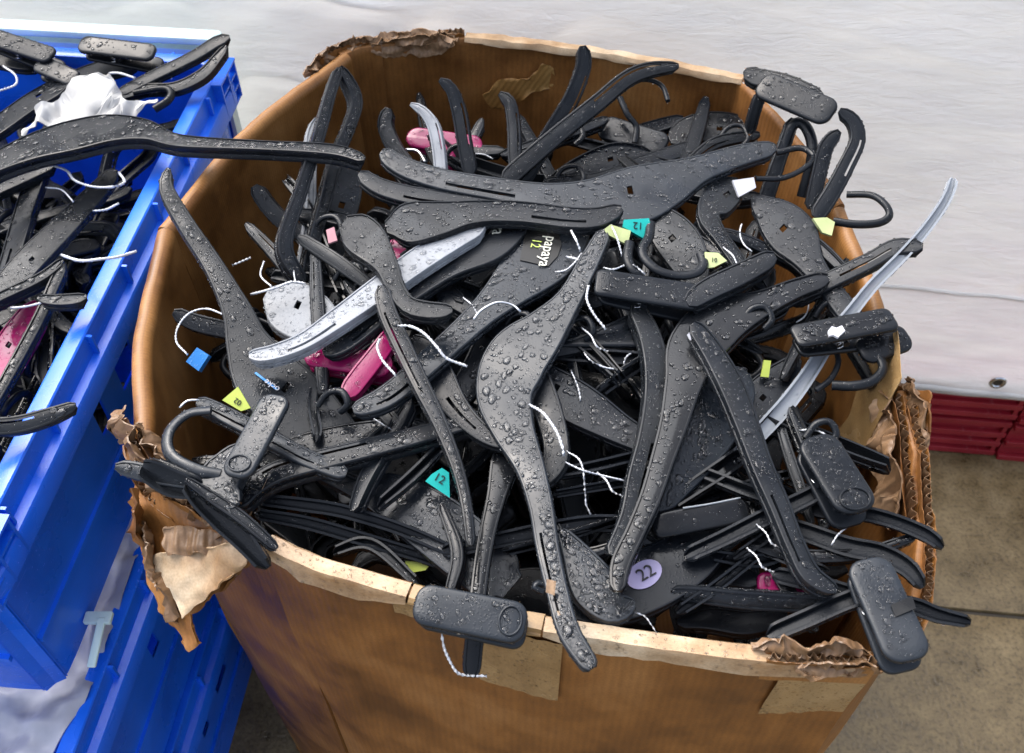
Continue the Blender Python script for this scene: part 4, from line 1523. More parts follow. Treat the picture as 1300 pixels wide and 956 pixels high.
# ---- back of the heap
h = Hanger('black bent arm standing at the back left of the heap', (495, 170, -.03), G_BOX)
h.arm([(493, 137, 20), (488, 158, 24), (498, 184, 25), (516, 210, 26), (540, 240, 26)], (.02, -.03), hint=(0, -1, .5), dens=3.4)
h.done()
h = Hanger('silver grey bent arm standing at the back in front of a magenta clip', (550, 170, -.02), G_BOX)
h.arm([(521, 132, 12), (536, 140, 16), (549, 158, 20), (556, 190, 20), (559, 225, 20)], (.035, -.01), hint=(0, -1, .5), mat='silver', slots=[(5, .4, .7)], dens=1.2)
h.done()
h = Hanger('dark bent arm standing upright right of the silver one at the back', (585, 160, -.02), G_BOX)
h.arm([(558, 101, 16), (572, 112, 20), (582, 140, 24), (589, 180, 24), (597, 222, 24)], (.06, -.01), hint=(0, -1, .5), mat='black', slots=[(5, .35, .75)], dens=2.6)
h.done()
h = Hanger('dark short upright arm with bent tip, middle of the back row', (652, 170, -.02), G_BOX)
h.arm([(634, 118, 16), (647, 130, 21), (652, 160, 22), (653, 195, 22), (656, 230, 22)], (.045, -.01), hint=(0, -1, .5), mat='black', slots=[(5, .25, .7)], dens=2.4)
h.done()
h = Hanger('tall dark arm standing highest against the back wall', (715, 150, 0), G_BOX)
h.arm([(740, 58, 20), (742, 82, 24), (728, 122, 26), (706, 160, 28), (684, 196, 28), (662, 232, 28)], (.085, -.02), hint=(0, -1, .4), mat='black', slots=[(5, .2, .62)], dens=1.4)
h.done()
h = Hanger('long black arm slanting up to the right with a drop at its tip', (760, 140, 0), G_BOX)
h.arm([(862, 83, 14), (826, 87, 24), (796, 99, 26), (757, 131, 27), (713, 166, 28), (664, 208, 30), (640, 230, 30)], (.070, -.005), hint=(0, -.6, .8), mat='black_dry', slots=[(1, .1, .45)], dens=2.4, d=10)
h.hook([(806, 101, .05), (826, 102, .05), (841, 110, .048), (848, 128, .042)], .0035)
h.done()
h = Hanger('shiny grey leaf-shaped plate among black arms at the back', (770, 205, -.04), G_BOX)
h.arm([(700, 226, 14), (742, 210, 36), (785, 197, 42), (826, 194, 18)], (-.03, -.03), mat='black', dens=3, crown=2)
h.arm([(690, 232, 20), (760, 225, 20), (815, 205, 22), (880, 185, 24)], (-.028, -.03), name='arm', dens=2.6)
h.done()
h = Hanger('black clip hanger at the back with a curved plastic hook', (800, 170, -.04), G_BOX, name='clip_hanger')
h.clip((762, 158, -.045), (846, 184, -.045), 36, hint=(0, -.4, 1))
h.hook([(787, 124, -.01), (797, 146, -.02), (808, 161, -.03), (806, 182, -.04)], .0045)
h.arm([(868, 150, 16), (838, 158, 20), (800, 170, 22)], (-.05, -.06), dens=2.5, name='bar')
h.done()
h = Hanger('dark dotted plate on top of the heap near the back right', (900, 165, -.05), G_BOX)
h.arm([(850, 178, 26), (875, 164, 42), (910, 160, 46), (950, 168, 44), (985, 190, 30)], (-.055, -.05), mat='black_dry', dens=4.5)
h.done()

h = Hanger('black hanger with a magenta clip standing at the back', (560, 180, -.04), G_BOX, name='clip_hanger')
h.clip((516, 172, -.03), (612, 186, -.03), 29, hint=(0, -.5, 1), mat='magenta', dens=1, corner=.5)
h.arm([(585, 185, 30), (570, 205, 24), (566, 232, 22)], (-.03, -.05), hint=(0, -1, .5), mat='magenta', name='bar', dens=1)
h.cord([(515, 190, -.02), (530, 192, -.02), (540, 206, -.02)], .002, 'metal', 'wire_hook')
h.done()
h = Hanger('magenta clip hanger showing a rounded clip under the silver arm', (440, 450, .01), G_BOX, name='clip_hanger')
h.clip((386, 448, .022), (498, 464, .018), 34, mat='magenta', dens=3, corner=.5)
h.arm([(500, 420, 30), (478, 450, 33), (456, 478, 34), (438, 502, 32)], (.03, .02), mat='magenta', name='bar', dens=1.5, d=12, hint=(0, -.4, 1))
h.done()
h = Hanger('magenta hanger plate glimpsed between silver and dark arms', (515, 312, .0), G_BOX)
h.arm([(500, 340, 30), (512, 312, 44), (530, 290, 40)], (.012, .012), mat='magenta', dens=2)
h.done()

# ---- right of the heap
h = Hanger('black hanger with teal size tag on its hook in the heap centre right', (850, 320, .03), G_BOX)
h.arm([(820, 260, 30), (848, 290, 58), (868, 316, 62), (880, 345, 50), (885, 375, 30)], (.026, .026), mat='black_dry', dens=4)
h.hook([(826, 283, .050), (824, 300, .050), (816, 316, .050), (820, 330, .050), (837, 344, .048), (861, 350, .046), (883, 347, .046), (893, 336, .046), (890, 322, .046)], .0052, flat=.7)
h.tag([(792, 279), (824, 277), (826, 286), (816, 302), (791, 288)], .052, 'teal', t=.007, text='12', tdir=(-20, -2), size=13)
h.tag([(895, 320), (912, 321), (923, 331), (907, 339), (895, 341)], .048, 'palelime', t=.005, text='10', tdir=(10, 1), size=8)
h.done()
h = Hanger('black hook with a pale yellow tag left of the teal tag', (797, 320, .03), G_BOX)
h.hook([(799, 308, .050), (797, 328, .050), (804, 343, .048), (816, 352, .044)], .0052, flat=.7)
h.tag([(767, 291), (775, 285), (801, 293), (797, 311), (770, 297)], .050, 'palelime', t=.005)
h.arm([(820, 356, 22), (850, 372, 26), (890, 400, 30)], (.022, .010), dens=2)
h.cord([(766, 340, .05), (779, 342, .052), (792, 337, .05)], .0013)
h.cord([(804, 336, .052), (812, 342, .052), (819, 348, .05)], .0013)
h.done()

h = Hanger('black clip hanger whose flat clip meets a bar in a shallow V', (820, 365, .04), G_BOX, name='clip_hanger')
h.clip((756, 356, .052), (886, 376, .044), 42, hint=(0, -.15, 1), corner=.2, gap=.012, big=1.2, dens=2.6)
h.arm([(872, 384, 30), (900, 366, 36), (940, 347, 36), (984, 324, 30)], (.044, .050), hint=(0, -.1, 1), name='bar', d=13, dens=3)
h.cord([(747, 363, .05), (745, 380, .048), (754, 399, .044), (769, 418, .038)], .0017)
h.done()
h = Hanger('black clip hanger below it with an open sprung clip', (740, 440, .0), G_BOX, name='clip_hanger')
h.clip((700, 425, .012), (815, 425, .012), 38, hint=(0, .1, 1), corner=.25, gap=.016, open_=.2, dens=2.4)
h.cord([(804, 446, .01), (794, 455, .008), (792, 470, .004), (795, 487, 0)], .0014)
h.done()
h = Hanger('edge-on black hanger curving down beside the long smooth one', (830, 500, .02), G_BOX)
h.arm([(806, 385, 26), (824, 420, 34), (834, 460, 40), (836, 505, 44), (828, 555, 44), (816, 605, 46), (803, 655, 40), (778, 705, 30)], (.032, .022), slots=[(3, .55, .88)], dens=3.6, d=14, mat='black_dry')
h.done()
h = Hanger('smooth wet black hanger with T-shaped shoulder and film of water on its long arm', (875, 440, .04), G_BOX)
h.arm([(1052, 352, 26), (1010, 366, 32), (965, 386, 44), (915, 408, 70), (882, 440, 74), (868, 485, 56), (856, 535, 46), (842, 580, 40), (826, 630, 36), (806, 676, 33), (788, 715, 33), (784, 750, 26)], (.040, .036), mat='gloss', dens=1.0, big=1.7)
h.tag([(872, 425), (878, 420), (887, 423), (884, 431), (876, 432)], .0475, 'whiteplastic', t=.001, name='paper_or_glint')
h.done()
h = Hanger('broad flat black plate with large water drops behind the smooth arm', (900, 540, .0), G_BOX)
h.arm([(945, 470, 50), (922, 505, 78), (892, 550, 84), (860, 600, 66), (832, 645, 44)], (.014, .004), mat='charcoal', dens=2.2, big=2.0)
h.done()
h = Hanger('long black hanger arm running down right and ending in a bent slotted tip', (980, 620, .03), G_BOX)
h.arm([(880, 410, 26), (905, 445, 34), (930, 490, 40), (950, 540, 38), (968, 590, 35), (990, 640, 34), (1010, 690, 32), (1030, 728, 32), (1062, 750, 24)], (.050, .032), slots=[(1, .62, .86)], dens=2.6, big=1.3, d=12)
h.done()
h = Hanger('glossy black channel hanger sweeping up from the centre toward the right clip', (890, 610, .01), G_BOX)
h.arm([(948, 572, 30), (920, 592, 30), (890, 612, 28), (850, 640, 22)], (.010, .000), flip=True, mat='gloss', dens=1.2, d=12)
h.cord([(940, 632, .012), (900, 640, .012), (867, 645, .012)], .0008, 'clear')
h.done()
h = Hanger('black drop-spotted plate with a small lime tag between the two right arms', (970, 495, -.01), G_BOX)
h.arm([(1015, 455, 26), (985, 482, 48), (958, 512, 56), (930, 545, 40)], (.004, -.006), mat='black', dens=3, big=1.5)
h.tag([(966, 478), (970, 457), (979, 458), (976, 479)], .012, 'lime', t=.003)
h.done()
h = Hanger('black hanger with straight-edged plate and pale tag near the right wall', (1000, 300, .01), G_BOX)
h.arm([(955, 250, 18), (984, 274, 58), (1010, 300, 66), (1030, 332, 42), (1050, 360, 34), (1075, 392, 36), (1094, 414, 30)], (.020, .030), dens=1.8, big=1.3)
h.hook([(1075, 247, .040), (1106, 248, .046), (1124, 260, .046), (1129, 274, .042), (1116, 283, .038), (1088, 285, .034), (1058, 281, .030)], .0046)
h.tag([(1032, 277), (1050, 276), (1060, 282), (1056, 299), (1044, 295)], .034, 'palelime', t=.005)
h.done()
h = Hanger('black hanger with a loop hook and white tag at the right of the heap', (925, 260, .01), G_BOX)
h.arm([(940, 232, 40), (912, 252, 52), (900, 272, 36), (914, 298, 24), (934, 326, 24), (950, 352, 22)], (.024, .026), mat='black_dry', dens=3)
h.hook([(960, 227, .030), (994, 226, .030), (1022, 213, .030), (1033, 199, .030), (1016, 188, .030), (986, 194, .026)], .0038)
h.tag([(930, 229), (957, 225), (960, 238), (938, 250)], .034, 'whiteplastic', t=.005)
h.done()
h = Hanger('dark arm with curled slotted tip standing tallest at the right rim', (1075, 210, .03), G_BOX)
h.arm([(1066, 139, 16), (1084, 152, 22), (1090, 176, 25), (1076, 208, 27), (1058, 242, 28), (1036, 276, 28)], (.075, .01), hint=(-.2, -1, .5), slots=[(4, .3, .6)], dens=2)
h.done()
h = Hanger('beaded dark arm end just left of the curled slotted one', (1045, 210, .02), G_BOX)
h.arm([(1066, 166, 18), (1050, 184, 25), (1040, 220, 25), (1030, 266, 25)], (.06, .0), hint=(-.4, -1, .4), dens=3.5)
h.done()
h = Hanger('black U-shaped hanger end below the right corner clip', (1010, 190, .02), G_BOX)
h.hook([(976, 246, -.02), (992, 198, .01), (1006, 160, .035), (1020, 158, .038), (1030, 178, .03), (1030, 205, .015), (1018, 250, -.02)], .0065, flat=.8, name='body')
h.done()
h = Hanger('black arm standing between the U-shaped end and the heap, right side', (985, 210, .0), G_BOX)
h.arm([(1008, 150, 20), (996, 185, 22), (984, 220, 24), (970, 262, 26)], (.04, -.02), hint=(-.2, -1, .5), dens=2)
h.done()
h = Hanger('clip hanger propped on the far right corner of the box rim', (1000, 110, .05), G_BOX, name='clip_hanger')
h.arm([(946, 88, 20), (958, 96, 28), (1000, 104, 26), (1044, 122, 22)], (.050, .052), hint=(0, -.6, 1), dens=4, d=12, name='rear_jaw', mat='black_dry')
h.clip((964, 104, .068), (1058, 144, .068), 40, hint=(0, -.6, 1), jaw2=False, dens=4, mat='black')
h.arm([(968, 118, 17), (960, 140, 18), (952, 170, 18)], (.045, .0), hint=(0, -1, .3), dens=1, name='bar')
h.done()
h = Hanger('thin black channel arm reaching over the right rim below the ring hook', (1110, 330, .03), G_BOX)
h.arm([(1172, 312, 20), (1138, 312, 26), (1104, 330, 27), (1052, 355, 28), (1000, 380, 28)], (.06, .02), slots=[(3, .2, .6)], dens=2.2)
h.done()
h = Hanger('long shiny grey half-clear hanger arm passing under the right clip and out over the rim', (1150, 310, .06), G_BOX)
h.arm([(1213, 222, 15), (1202, 252, 17), (1176, 290, 18), (1146, 324, 19), (1110, 360, 20), (1084, 392, 21), (1060, 422, 22), (1034, 464, 25), (1004, 506, 28), (972, 542, 28), (935, 580, 24)], (.085, -.012), hint=(-.1, -.5, .9), mat='clear', dens=1.4, d=8, flip=True, big=.7)
h.done()
h = Hanger('black clip hanger gripping the right edge with a painted white water glint on its clip', (1075, 420, .05), G_BOX, name='clip_hanger')
h.clip((1008, 426, .052), (1136, 402, .056), 38, hint=(0, 0, 1), mat='gloss', corner=.25, gap=.014, dens=2, big=1.6)
h.clip((1092, 446, .034), (1154, 424, .036), 40, hint=(.1, -.2, 1), mat='gloss', jaw2=False, dens=1.5, big=1.6)
h.hook([(1114, 448, .03), (1121, 468, .028), (1108, 484, .026), (1084, 490, .024), (1056, 489, .02)], .0048, flat=.7)
h.hook([(1062, 446, .02), (1064, 462, .018), (1054, 482, .014), (1036, 496, .01)], .003)
h.tag([(1051, 420), (1056, 414), (1062, 416), (1069, 413), (1073, 420), (1068, 424), (1064, 428), (1058, 425), (1053, 426)], .0565, 'whiteplastic', t=.0025, name='paper_or_glint', hint=(0, 0, 1))  # white patch painted in as the bright highlight of a water drop, not paper
h.done()
h = Hanger('dark clip hanger standing at the right with its rounded clip end up', (1060, 600, .02), G_BOX, name='clip_hanger')
h.clip((1034, 552, .050), (1094, 648, .046), 58, hint=(.15, -.35, 1), mat='black', dens=4.5, gap=.012, rest=True)
h.arm([(1066, 606, 26), (1030, 628, 27), (980, 652, 28), (920, 682, 26), (870, 705, 24)], (.034, .004), flip=True, name='bar', dens=1.2)
h.done()
h = Hanger('large dark clip hanger with squared lower end on the front right corner', (1130, 780, .03), G_BOX, name='clip_hanger')
h.clip((1100, 708, .040), (1158, 838, .034), 60, hint=(-.06, -.2, 1), mat='charcoal', dens=4.2, gap=.012)
h.arm([(1110, 750, 30), (1070, 764, 30), (1025, 784, 30), (975, 805, 28)], (.024, .006), flip=True, name='bar', dens=2)
h.tag([(1131, 768), (1158, 756), (1163, 772), (1137, 783)], .0404, 'print', t=.0006, name='pad', hint=(-.06, -.2, 1))
h.done()
for lab, pts, z in (
    ('upper black channel arm poking out over the torn right corner', [(1198, 694, 18), (1176, 678, 24), (1138, 662, 24), (1100, 652, 24), (1060, 650, 24), (1010, 640, 24)], (.022, .004)),
    ('middle black arm poking out right above the large front clip', [(1172, 744, 22), (1152, 720, 30), (1118, 702, 32), (1075, 693, 32), (1020, 674, 30), (960, 655, 28)], (.018, .0)),
    ('lowest black arm poking out right past the box corner over the paving', [(1234, 790, 20), (1190, 780, 26), (1160, 769, 28), (1105, 760, 28), (1040, 742, 28), (980, 728, 26)], (.020, -.006)),
):
    h = Hanger(lab, (pts[2][0], pts[2][1], z[0]), G_BOX)
    h.arm(pts, z, hint=(0, -.55, 1), flip=True, dens=2.4, d=10)
    h.done()
h = Hanger('long black bar lying level along the front right rim', (960, 765, -.01), G_BOX)
h.arm([(852, 752, 20), (880, 755, 27), (940, 762, 30), (1000, 766, 30), (1060, 770, 26)], (-.012, -.004), hint=(0, -.7, .8), dens=2.6, d=12)
h.done()
h = Hanger('black hanger showing a magenta clip near the front right rim', (990, 742, -.02), G_BOX, name='clip_hanger')
h.clip((962, 740, -.020), (1024, 742, -.020), 30, mat='magenta', jaw2=False, dens=2.5)
h.arm([(962, 738, 30), (930, 730, 36), (890, 730, 36)], (-.024, -.03), mat='black', name='bar', dens=1)
h.arm([(860, 790, 20), (900, 785, 36), (950, 790, 40), (1000, 780, 30)], (-.05, -.05), mat='black', name='arm', dens=3)
h.done()
h = Hanger('black hanger plate with a lilac oval size sticker near the front', (840, 720, -.01), G_BOX)
h.arm([(960, 668, 22), (920, 682, 46), (870, 710, 78), (820, 738, 84), (770, 760, 70), (715, 770, 40)], (-.008, -.014), dens=1.4, mat='black')
c = h.px(818, 729)
ov = [(818 + 24 * math.cos(t) * .86 + 17 * math.sin(t) * .5, 729 - 24 * math.cos(t) * .5 + 17 * math.sin(t) * .86) for t in np.linspace(0, 2 * math.pi, 25)[:-1]]
st = patch('size_sticker', ov, c + h.n * .0012, h.n, .0005, 'lilac', h.root, cuts=0)
h.text('22', 820, 729, (20, -11), 23, 'print', lift=.0022)
h.cord([(805, 777, .0), (818, 782, .0), (826, 792, .0), (834, 804, -.002)], .001)
h.done()
h = Hanger('dark plate crowded with round drops just behind the front rim', (755, 745, .0), G_BOX)
h.arm([(712, 672, 18), (732, 704, 46), (754, 742, 66), (778, 770, 50), (806, 766, 30)], (.008, .008), mat='charcoal', dens=5, big=1.5)
h.hook([(700, 745, .004), (684, 740, .006), (678, 746, .006), (690, 752, .004)], .003, mat='charcoal')
h.done()
h = Hanger('black clip hanger with an open rimmed clip in the lower middle', (890, 655, .0), G_BOX, name='clip_hanger')
h.clip((828, 668, .006), (950, 646, .010), 34, mat='gloss', dens=1.5, jaw2=False)
h.arm([(830, 668, 26), (760, 664, 28), (700, 672, 28), (640, 684, 26), (560, 700, 24)], (.0, -.02), hint=(0, -.5, 1), flip=True, name='bar', dens=2)
h.done()
h = Hanger('clip hanger hooked over the front rim with its broad clip facing out', (596, 780, .02), G_BOX, name='clip_hanger')
h.clip((526, 764, .034), (668, 792, .030), 54, hint=(-.14, -.2, 1), mat='charcoal', dens=2.6, gap=.013, big=1.2, rest=True)
h.arm([(648, 560, 40), (640, 590, 44), (630, 630, 32), (620, 670, 28), (612, 715, 27), (605, 770, 27)], (.006, .012), name='bar', mat='gloss', dens=1.4, big=1.4)
h.arm([(604, 795, 30), (601, 825, 31), (598, 860, 30)], (.006, -.014), hint=(0, -1, .5), name='bar_end', mat='gloss', dens=.4, ends=(False, True))
h.cord([(561, 801, .006), (563, 820, -.002), (572, 841, -.008), (582, 855, -.012), (600, 858, -.014), (618, 858, -.014)], .0016)
h.done()
h = Hanger('black arm with slotted curled tip tucked under the broad-middled hanger', (600, 535, .02), G_BOX)
h.arm([(520, 430, 50), (548, 470, 56), (578, 515, 42), (605, 543, 32), (630, 557, 28), (654, 563, 20)], (.022, .022), slots=[(2, .45, .75)], dens=3.4)
h.done()
h = Hanger('drop-covered black plate right of the broad-middled hanger', (740, 530, .0), G_BOX)
h.arm([(655, 470, 40), (690, 488, 60), (740, 515, 60), (790, 545, 46), (840, 570, 34)], (.008, .0), mat='black', dens=3.4, big=1.2)
h.done()
h = Hanger('dark brownish plate edge curving behind the blue-white cord', (700, 570, .01), G_BOX)
h.arm([(640, 420, 40), (672, 470, 50), (698, 530, 44), (705, 580, 40), (680, 615, 30)], (.016, .010), dens=2.6, mat='black_dry')
h.done()
h = Hanger('thin steel hook wire curling over the papaya-size gap behind the broad middle'.replace('papaya-size ', ''), (630, 390, .02), G_BOX)
h.cord([(601, 406, .05), (611, 394, .052), (631, 384, .054), (650, 387, .052), (661, 396, .05)], .0013, 'metal', 'wire_hook')
h.arm([(640, 380, 36), (628, 415, 44), (610, 460, 48), (580, 510, 40)], (.004, .0), dens=3)
h.done()

# ---- front left of the heap
h = Hanger('curved black channel arm with big drops sweeping from lower left', (420, 590, .01), G_BOX)
h.arm([(300, 640, 30), (318, 618, 33), (350, 598, 34), (400, 584, 33), (460, 569, 31), (530, 551, 28), (600, 532, 24), (650, 515, 22)], (.020, .016), dens=2.8, big=1.5, d=14, slots=[(4, .14, .5)])
h.done()
h = Hanger('broad matt black plate dotted with rain, with turquoise tag, lower left', (520, 650, -.03), G_BOX)
h.arm([(398, 601, 12), (440, 612, 34), (495, 630, 66), (548, 662, 84), (596, 700, 86), (650, 745, 84)], (-.02, -.03), hint=(-.16, -.1, 1), mat='charcoal', dens=6, big=.9)
h.tag([(540, 611), (548, 602), (561, 594), (570, 600), (571, 632)], .006, 'teal', t=.004, text='12', tdir=(12, 7), size=15)
h.done()
h = Hanger('flat grey drop-covered plate just above the curved channel arm', (400, 570, .0), G_BOX)
h.arm([(330, 590, 24), (370, 574, 44), (420, 560, 46), (480, 548, 40), (540, 540, 30)], (.002, .0), mat='black', dens=6)
h.done()
for lab, pts, z in (
    ('upper thin black channel bar crossing the dark gap at lower left', [(326, 634, 18), (380, 640, 22), (440, 650, 22), (520, 676, 20), (600, 712, 20)], (-.006, -.03)),
    ('lower thin black channel bar crossing the dark gap at lower left', [(322, 652, 18), (390, 664, 22), (460, 684, 22), (540, 708, 20), (620, 738, 20)], (-.012, -.05)),
):
    h = Hanger(lab, (pts[1][0], pts[1][1], z[0]), G_BOX)
    h.arm(pts, z, hint=(0, -.6, 1), flip=True, dens=3)
    if 'lower' in lab[:6]:
        h.tag([(511, 729), (515, 712), (548, 715), (540, 724)], -.045, 'lime', t=.003)
    h.done()
h = Hanger('clip hanger at the front left corner with ring hook and upright speckled clip', (300, 560, .03), G_BOX, name='clip_hanger')
h.clip((352, 500, .062), (296, 604, .052), 44, hint=(-.2, -.12, 1), mat='charcoal', dens=6, jaw2=False, rest=True)
h.arm([(250, 508, 24), (280, 522, 27), (330, 548, 28), (385, 578, 28), (440, 600, 26)], (.030, .016), name='bar', dens=4, slots=[(1, .1, .9)], mat='charcoal')
h.arm([(305, 565, 30), (290, 592, 54), (275, 615, 58), (300, 640, 40)], (.040, .036), name='body', dens=6, mat='charcoal', hint=(-.1, -.1, 1))
h.hook([(268, 521, .036), (240, 525, .036), (218, 543, .036), (212, 565, .036), (222, 583, .036), (252, 598, .036), (280, 604, .034)], .0058, flat=.6, mat='charcoal')
h.arm([(146, 592, 22), (166, 596, 28), (196, 603, 30), (246, 612, 26)], (.024, .03), name='open_jaw', dens=5, hint=(0, -.5, 1), mat='charcoal')
h.arm([(172, 592, 26), (192, 600, 40), (220, 614, 44), (252, 622, 34)], (.040, .036), name='open_jaw', dens=1.5, hint=(.1, -.75, .7), flip=True, d=13)
h.arm([(232, 612, 18), (254, 634, 34), (284, 660, 42), (312, 690, 34), (336, 720, 24)], (.042, .012), name='open_jaw', dens=1.5, hint=(.2, -.6, .7), flip=True, d=13)
h.arm([(236, 608, 14), (268, 630, 20), (306, 656, 22), (352, 696, 16)], (.046, .022), name='jaw_arm', dens=3)
h.tag([(282, 508), (302, 491), (318, 518), (306, 522)], .046, 'lime', t=.002, text='02', tdir=(-14, -9), size=10)
h.cord([(228, 518, .034), (238, 509, .036), (254, 508, .034)], .0012, 'metal', 'wire_hook')
h.done()

# ---- thin arms and bars glimpsed in the gaps of the heap
def gap_label(x, y, mat, flip, w, slot, extra):
    where = ('back' if y < 330 else 'middle' if y < 520 else 'front') + ' ' + ('left' if x < 540 else 'right' if x > 860 else 'centre')
    look = ('slim ' if w < 17.5 else 'wider ') + {'gloss': 'glossy', 'black': 'black', 'black_dry': 'matt'}[mat]
    side = 'hollow-backed' if flip else 'flat-faced'
    return f"{look} {side} {'slotted ' if slot else ''}hanger arm{extra}, {where} of the heap"


for k, (pts, z, mt, fl) in enumerate((
    ([(690, 602, 15), (750, 592, 17), (825, 574, 16)], (.0, -.004), 'black', True),
    ([(700, 628, 13), (770, 616, 15), (832, 606, 14)], (-.004, -.006), 'black', True),
    ([(640, 702, 12), (710, 684, 14), (795, 658, 12)], (-.002, .004), 'gloss', True),
    ([(890, 420, 26), (940, 410, 34), (1000, 388, 28)], (.024, .022), 'gloss', False),
    ([(650, 352, 22), (705, 368, 28), (765, 384, 24)], (.016, .014), 'black', False),
    ([(700, 446, 22), (750, 432, 26), (806, 404, 22)], (.010, .016), 'black_dry', False),
    ([(480, 640, 14), (522, 604, 18), (566, 560, 16)], (.002, .006), 'black', True),
    ([(1002, 640, 16), (950, 622, 20), (890, 598, 18)], (.010, .004), 'black', True),
    ([(936, 706, 16), (972, 682, 18), (1016, 650, 16)], (.006, .012), 'gloss', True),
    ([(862, 776, 18), (910, 744, 20), (966, 700, 18)], (-.012, .0), 'black', True),
    ([(1004, 516, 16), (1022, 556, 20), (1042, 604, 18)], (.006, .010), 'gloss', False),
    ([(378, 300, 20), (425, 330, 24), (474, 366, 20)], (.010, .016), 'black_dry', False),
    ([(440, 470, 20), (486, 520, 26), (520, 560, 20)], (.004, .006), 'black_dry', False),
    ([(556, 372, 22), (600, 394, 26), (646, 424, 22)], (.016, .014), 'black', False),
    ([(690, 168, 14), (770, 188, 18), (866, 212, 16)], (-.045, -.03), 'black', True),
    ([(636, 196, 14), (700, 176, 18), (772, 150, 14)], (-.03, -.03), 'black', False),
    ([(880, 300, 16), (930, 330, 20), (972, 366, 16)], (.018, .028), 'black', False),
    ([(640, 190, 14), (600, 186, 18), (612, 150, 14)], (-.03, -.02), 'black', False),
    ([(760, 500, 16), (800, 470, 20), (850, 440, 16)], (.006, .018), 'gloss', True),
    ([(1010, 700, 16), (960, 712, 22), (900, 704, 16)], (.0, -.004), 'black', True),
    ([(930, 640, 14), (980, 700, 18), (1050, 724, 14)], (.002, .010), 'black', True),
    ([(870, 210, 16), (910, 180, 20), (965, 170, 16)], (-.03, -.02), 'black_dry', False),
    ([(560, 640, 16), (580, 700, 22), (570, 752, 16)], (-.008, -.012), 'black', False),
    ([(420, 700, 14), (470, 690, 20), (530, 740, 16)], (-.03, -.03), 'black', True),
    ([(1080, 350, 16), (1050, 320, 20), (1016, 290, 16)], (.030, .020), 'black', False),
    ([(690, 640, 14), (730, 700, 20), (790, 690, 14)], (-.004, .0), 'black', False),
)):
    h = Hanger(gap_label(pts[1][0], pts[1][1], mt, fl, pts[1][2], k % 3 == 0, ' with a white cord' if k in (1, 5, 8, 13, 16, 19) else ' with a hook' if k in (3, 10, 15, 21) else ''), (pts[1][0], pts[1][1], z[0]), 'thin arms in the gaps of the heap')
    h.arm(pts, z, mat=mt, flip=fl, dens=2.2, d=11, hint=(random.uniform(-.3, .3), random.uniform(-.9, -.1), 1), slots=[(random.choice((1, 4)), .2, .7)] if k % 3 == 0 else ())
    if k in (1, 5, 8, 13, 16, 19):
        x, y = pts[1][:2]
        h.cord([(x - 12, y - 16, z[0] + .012), (x, y - 6, z[0] + .016), (x + 8, y + 8, z[0] + .016), (x + 22, y + 14, z[0] + .008)], .0012)
    if k in (3, 10, 15, 21):
        x, y = pts[1][:2]
        h.hook([(x, y, z[0] + .004), (x + 14, y - 18, z[0] + .012), (x + 32, y - 20, z[0] + .014), (x + 40, y - 4, z[0] + .010), (x + 30, y + 8, z[0] + .004)], .0036)
    h.done()

rr = random.Random(21)
for k in range(52):
    x, y = rr.uniform(370, 1060), rr.uniform(200, 740)
    if y > 560 + (x - 330) * .35 or (y < 260 and x < 470):
        y = rr.uniform(300, 560)
    a, L = rr.uniform(0, math.pi), rr.uniform(60, 125)
    if any(math.hypot(x + q * math.cos(a) * L - bx, y + q * math.sin(a) * L * .8 - by) < br for q in (-1, -.7, -.35, 0, .35, .7, 1) for bx, by, br in ((818, 729, 52), (558, 612, 44), (640, 500, 40), (690, 315, 40), (320, 540, 70))):
        continue
    dx, dy = math.cos(a) * L, math.sin(a) * L * .8
    bow = rr.uniform(-16, 16)
    w = rr.uniform(14, 24)
    zc = .004 - .05 * max(0, (330 - y) / 150) + rr.uniform(-.018, .010)
    t = rr.uniform(-.012, .012)
    mt, fl, sl_, ex = rr.choice(('black', 'black', 'gloss', 'black_dry')), rr.random() < .5, rr.random() < .6, rr.random()
    h = Hanger(gap_label(x, y, mt, fl, w, sl_, ' with a white cord' if ex < .3 else ' with a hook' if ex < .5 else ''), (x, y, zc), 'thin arms in the gaps of the heap')
    h.arm([(x - dx, y - dy, w * .7), (x - dx * .4 - bow * .5, y - dy * .4 + bow, w), (x + dx * .45, y + dy * .45 + bow * .4, w), (x + dx, y + dy - bow, w * .7)], (zc - t, zc + t),
          mat=mt, flip=fl, dens=2.4, d=rr.choice((9, 11, 13)), hint=(rr.uniform(-.5, .5), rr.uniform(-.9, .2), 1), slots=[(rr.choice((1, 4)), .12, .4)] if sl_ else ())
    if ex < .3:
        ca, cb, cc = rr.uniform(0, 6.28), rr.uniform(-.5, .5), rr.uniform(10, 14)
        q = [(x, y, zc + .012)]
        for i in range(4):
            ca += cb
            q.append((q[-1][0] + cc * math.cos(ca), q[-1][1] + cc * math.sin(ca) * .8, zc + .014 - .002 * i))
        h.cord(q, rr.uniform(.0009, .0013))
    elif ex < .5:
        h.hook([(x, y, zc + .004), (x + 12, y - 16, zc + .014), (x + 30, y - 18, zc + .018), (x + 38, y - 2, zc + .014), (x + 28, y + 8, zc + .006)], .0036)
    h.done()


